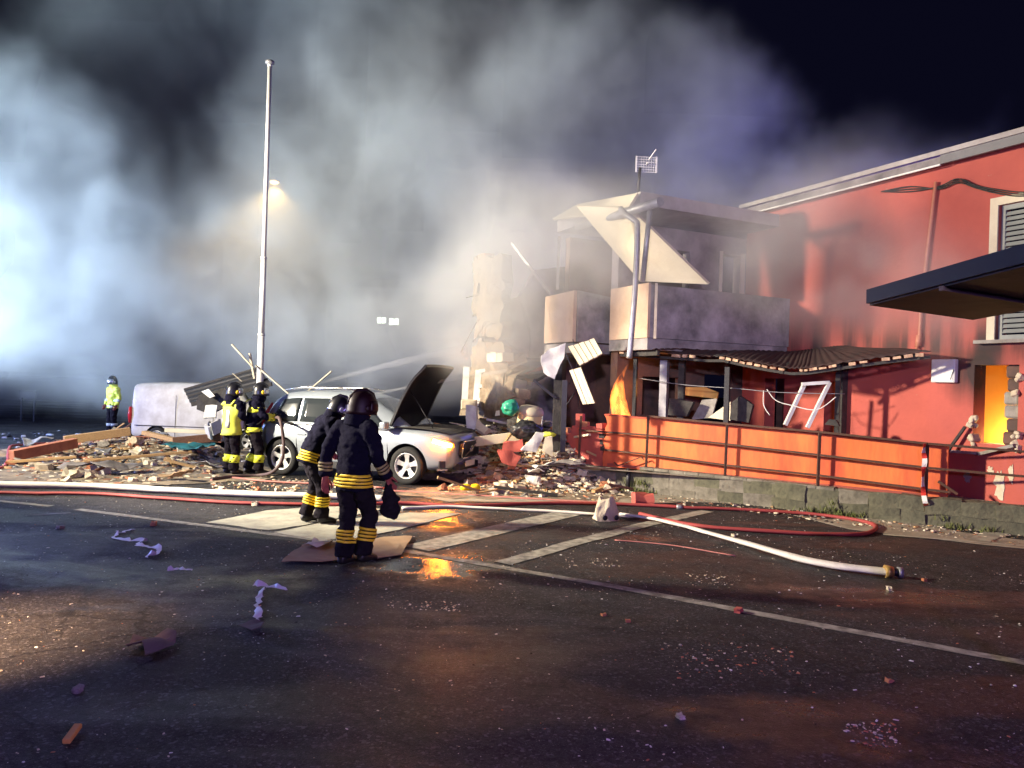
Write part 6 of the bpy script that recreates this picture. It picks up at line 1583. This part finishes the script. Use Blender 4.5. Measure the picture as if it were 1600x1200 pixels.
flat_thing('cardboard', [(441,881),(452,868),(478,853),(530,850),(565,856),(560,876),(500,881)], M['card'], 'torn cardboard sheet left of the nearest boots', 'cardboard', seed=1)
flat_thing('cardboard', [(548,874),(556,852),(600,842),(644,841),(628,870),(590,876)], M['card'], 'torn cardboard sheet right of the nearest boots', 'cardboard', seed=2, z=.022)
flat_thing('cardboard', [(472,862),(490,851),(515,850),(520,858),(495,864)], M['cream'], 'crumpled pale scrap on top of the left cardboard', 'paper', z=.04, lift=.16, seed=3)
flat_thing('cloth', [(194,1020),(208,1005),(240,1003),(262,998),(276,1003),(270,1018),(245,1027),(225,1032),(222,1020)], M['cloth_brown'], 'crumpled brown rag on the dark road near the left', 'cloth', lift=.12, seed=4, sub=5)
flat_thing('cloth', [(372,982),(396,974),(412,978),(410,988),(392,992)], M['cloth_brown'], 'small brown rag at the end of the limp tape', 'cloth', lift=.08, seed=5)
p = G(290,716); tc_ = flat_thing('cloth', [(250,722),(270,718),(300,713),(332,713),(336,722),(312,728),(285,730)], mat('teal_cloth', (.01,.17,.18), .7, col2=(.01,.10,.12), scale=9), 'teal cloth lying on the rubble left of the firefighters', 'cloth', z=.12, lift=.16, seed=6, sub=5)
tc_.location.z = hz(p.x,p.y)+.14
def ribbon(px, w, m, label, seed, grp='limp tape on the road'):
    pts = smooth_path([G(*p)+Vector((0,0,.012)) for p in px], 5); mb = MB(); rows = []
    for i, q in enumerate(pts):
        d = (pts[min(i+1,len(pts)-1)]-pts[max(i-1,0)]).normalized(); n = Vector((-d.y,d.x,0)); k = w*(.35+.9*abs(mn.noise(Vector((i*.9,seed,0))))); z = Vector((0,0,.10*abs(mn.noise(Vector((i*.8,seed,5)))))); q = q + n*.05*mn.noise(Vector((i*.7,seed,9)))
        rows.append([q+n*k/2+z, q-n*k/2])
    mb.rings(rows, 0, False, False, closed=False); o = mb.build('tape', m); md = o.modifiers.new('s','SOLIDIFY'); md.thickness = .003; baked(o); return tag(o, label, 'tape', grp)
ribbon([(210,828),(190,833),(178,842),(205,846),(228,846),(214,852),(232,856),(250,860),(242,868),(228,872)], .10, M['tape_white'], 'crumpled white tape winding on the road left of the nearest firefighter', 1)
ribbon([(412,922),(405,935),(402,950),(404,965),(400,976)], .09, M['tape_white'], 'short pale tape lying near the brown rag', 2)
ribbon([(395,917),(420,918),(448,924)], .06, M['tape_white'], 'pale strip stuck flat above the short tape', 3)
ribbon([(262,894),(280,891),(300,893)], .06, M['tape_white'], 'small pale scrap right of the winding tape', 4)
p = G(103,1165); p2 = G(122,1143); mb = MB(); mb.bar(p+Vector((0,0,.02)), p2+Vector((0,0,.035)), .045, .03); tag(bevel(mb.build('wood_piece', mat('yellow_wood', (.62,.33,.07), .7, col2=(.5,.25,.05)))  , .006), 'splintered yellow wood piece at the bottom left of the road', 'wood')
for px, py, s, m, lb in ((122,1081,.06,'concrete','grey stone beside the crack at the bottom left'), (1153,957,.075,'red_paint','red brick chip on the white line'), (943,962,.04,'brick','orange chip below the white line, left one of two'), (981,972,.04,'brick','orange chip below the white line, right one of two'),
                         (1390,922,.06,'plaster','pale stone just in front of the brass coupling'), (1444,908,.05,'brick','brown stone right of the brass coupling'), (1063,1122,.05,'plaster','pale stone at the bottom of the road'), (1146,838,.055,'plaster','pale stone beside the flat hose'),
                         (240,821,.09,'brick','pinkish brick chip in the shadow near the left line'), (95,826,.07,'concrete','grey stone in the shadow at the left'), (1390,1066,.045,'brick','small red chip far right on the road'), (400,790,.12,'plaster','pale chip at the edge of the hoses')):
    p = G(px, py); o = link('stone', chunk_mesh('stone', (1,.75,.6), M[m], px+py)); o.location = (p.x,p.y,s*.25); o.scale = (s,s,s); o.rotation_euler = (0,.1,random.random()*6); tag(o, lb, 'stone')
for poly, n, sd, lb in (([(1020,1000),(1240,1010),(1250,1060),(1060,1060)],160,31,'crumbled red and brown grit on the road at right'), ([(1320,1130),(1400,1130),(1400,1170),(1320,1160)],120,32,'red grit at the bottom right of the road'), ([(880,872),(970,872),(975,886),(890,886)],60,33,'pale crumbs left of the flat hose'), ([(1070,895),(1160,900),(1150,916),(1080,912)],60,34,'pale crumbs below the flat hose'), ([(600,938),(720,940),(720,956),(610,952)],80,35,'pale crumbs in the middle of the road')):
    chips('road_grit', n, poly_sampler(poly), .004, .02, [('brick',3),('plaster',3),('concrete',1)] if sd < 33 else [('plaster',3),('white',1)], lb, sd)
# broken concrete foot beside the hoses
p = G(945,812); cf = empty('concrete_foot', (p.x,p.y,0), .3, 'pale cone shaped concrete lump with two holes standing by the hoses', 'concrete lump')
bm = bmesh.new(); bmesh.ops.create_cone(bm, cap_ends=True, segments=16, radius1=.22, radius2=.10, depth=.32, matrix=Matrix.Translation((0,0,.16))); bmesh.ops.subdivide_edges(bm, edges=bm.edges, cuts=2, use_grid_fill=True)
for v in bm.verts: v.co += mn.noise_vector(v.co*6)*.09; v.co.y *= .75; v.co.z = max(0, v.co.z)
me = bpy.data.meshes.new('lump'); bm.to_mesh(me); bm.free(); me.materials.append(M['plaster']); link('lump', me, cf)
for x in (-.08,.11):
    mb = MB(); mb.lathe([(.001,0),(.034,0),(.04,-.004)], 14, 0, Matrix.Translation((x,-.195,.06)) @ Matrix.Rotation(pi/2,4,'X')); mb.build('hole', M['black'], cf)
p = G(735,767); yl = empty('yellow_mask', (p.x,p.y,0), .2, 'bright yellow plastic piece with two humps near the front wheel', 'plastic piece')
mb = MB(); ball(mb, (-.09,0,.06), (.11,.07,.08), 10); ball(mb, (.09,0,.06), (.11,.07,.08), 10); fuse(mb, 'shell', mat('yellow_plastic', (.85,.58,.01), .4), yl, .014, .008, 2)
for px, py, lb in ((770,757,'clear plastic cup on the road below the car plate, left one'), (786,753,'clear plastic cup on the road below the car plate, right one'), (735,734,'crumpled white paper under the front bumper')):
    p = G(px, py); o = link('litter', chunk_mesh('litter', (1,1,1), M['white'], px)); o.location = (p.x,p.y,.05); o.scale = (.10,.08,.12); tag(o, lb, 'litter')

# ------------------------------------------------------------------ mast, street lamp, far building
b = P(406,600,19.0); ms = empty('mast', (b.x,19.0,0), 0, 'tall white telescopic mast rising behind the two firefighters', 'mast')
tz = P(422,94,19.0); dx = (tz.x-b.x)/ (tz.z); 
segs = [(0,3.1,.085),(3.1,5.0,.072),(5.0,9.75,.056)]
for z0, z1, r in segs:
    mb = MB(); mb.tube([(0,0,z0),(0,0,z1)], [r,r*.93], 14); mb.lathe([(r*.93,z1-.05),(r*1.05,z1-.05),(r*1.05,z1),(r*.5,z1)], 14); mb.build('section', M['white'], ms)
mb = MB(); mb.lathe([(.05,9.75),(.11,9.77),(.11,9.83),(.05,9.86),(.001,9.86)], 14); mb.build('cap', M['grey_metal'], ms)
mb = MB(); mb.lathe([(.16,0),(.16,.02),(.09,.03),(.09,.3)], 14); mb.build('base', M['grey_metal'], ms)
sl = P(416,300,28.5); lh = P(434,289,28.5); st = empty('street_lamp', (sl.x,28.5,0), 0, 'street lamp glowing yellow through the smoke behind the mast', 'street lamp')
mb = MB(); mb.tube([(0,0,0),(0,0,lh.z-.5)], [.09,.06], 12); mb.build('post', M['grey_metal'], st)
mb = MB(); mb.tube(smooth_path([(0,0,lh.z-.5),(.08,-.05,lh.z-.1),(.3,-.2,lh.z+.05)],5), .04, 8); mb.build('arm', M['grey_metal'], st)
mb = MB(); mb.box((lh.x-sl.x,-.4,lh.z+.06),(.30,.5,.10)); bevel(mb.build('lamp_head', M['grey_metal'], st), .03); 
mb = MB(); mb.lathe([(.001,-.07),(.10,-.05),(.13,0)], 14, 0, Matrix.Translation((lh.x-sl.x,-.4,lh.z))); mb.build('lamp_glass', mat('lamp_glass', (1,.8,.4), .3, emit=(1,.60,.16), estr=90), st)
lamp('street_lamp_light', 'SPOT', (lh.x, 28.1, lh.z-.15), 1500, (1.0,.62,.20), (lh.x+.3, 27.8, 0), .12, 130, .6)
fb = wempty('far_building', tuple(P(660,590,46)), 'distant dark building with two lit windows in the smoke', 'building')
w0, w1 = P(585,480,46), P(980,600,46); M['far_wall'] = mat('far_wall', (.10,.095,.09), .9, col2=(.07,.065,.06), scale=.5)
wins = [(P(589,496,46).x,P(603,496,46).x,P(600,505,46).z,P(600,496,46).z), (P(608,496,46).x,P(623,496,46).x,P(600,507,46).z,P(600,497,46).z)]
mb = MB(); holed(mb, lambda u, z, k: Vector((u, 46+.3*k, z)), w0.x-1.5, w1.x, 0, w0.z+1.0, wins); mb.build('wall', M['far_wall'], fb)
mb = MB(); mb.plate([(w0.x-2,45.6,w0.z+1.05),(w1.x,45.6,w0.z+1.05),(w1.x,52,w0.z+2.4),(w0.x-2,52,w0.z+2.4)], .2); mb.build('roof', M['roof'], fb)
for a, c, d, e_ in wins:
    mb = MB(); mb.plate([(a,46.12,d),(c,46.12,d),(c,46.12,e_),(a,46.12,e_)], .02); wn = mb.build('window', mat('lit_window', (.9,.9,.7), .4, emit=(.80,.95,.68), estr=14), fb)
    mb = MB(); mb.bar(((a+c)/2,46.10,d), ((a+c)/2,46.10,e_), .05); mb.build('frame', M['grey_metal'], wn)
# low wall and sign board far left
mb = MB(); mb.plate([(-60,52,0),(-16,50,0),(-16,50,1.5),(-60,52,1.5)], .3); w_ = mb.build('boundary_wall', M['far_wall']); tag(w_, 'low dark boundary wall far down the street on the left', 'wall')
a = P(30,610,30); c = P(56,622,30); sg = wempty('notice_board', ((a.x+c.x)/2,30,0), 'pale blank board standing in the blue haze far left', 'board')
mb = MB(); mb.box(((a.x+c.x)/2,30,(a.z+c.z)/2),(c.x-a.x,.05,a.z-c.z)); mb.build('panel', M['far_wall'], sg)
for x in (a.x+.08,c.x-.08): mb = MB(); mb.bar((x,30.05,0),(x,30.05,c.z), .05); mb.build('leg', M['dark_metal'], sg)
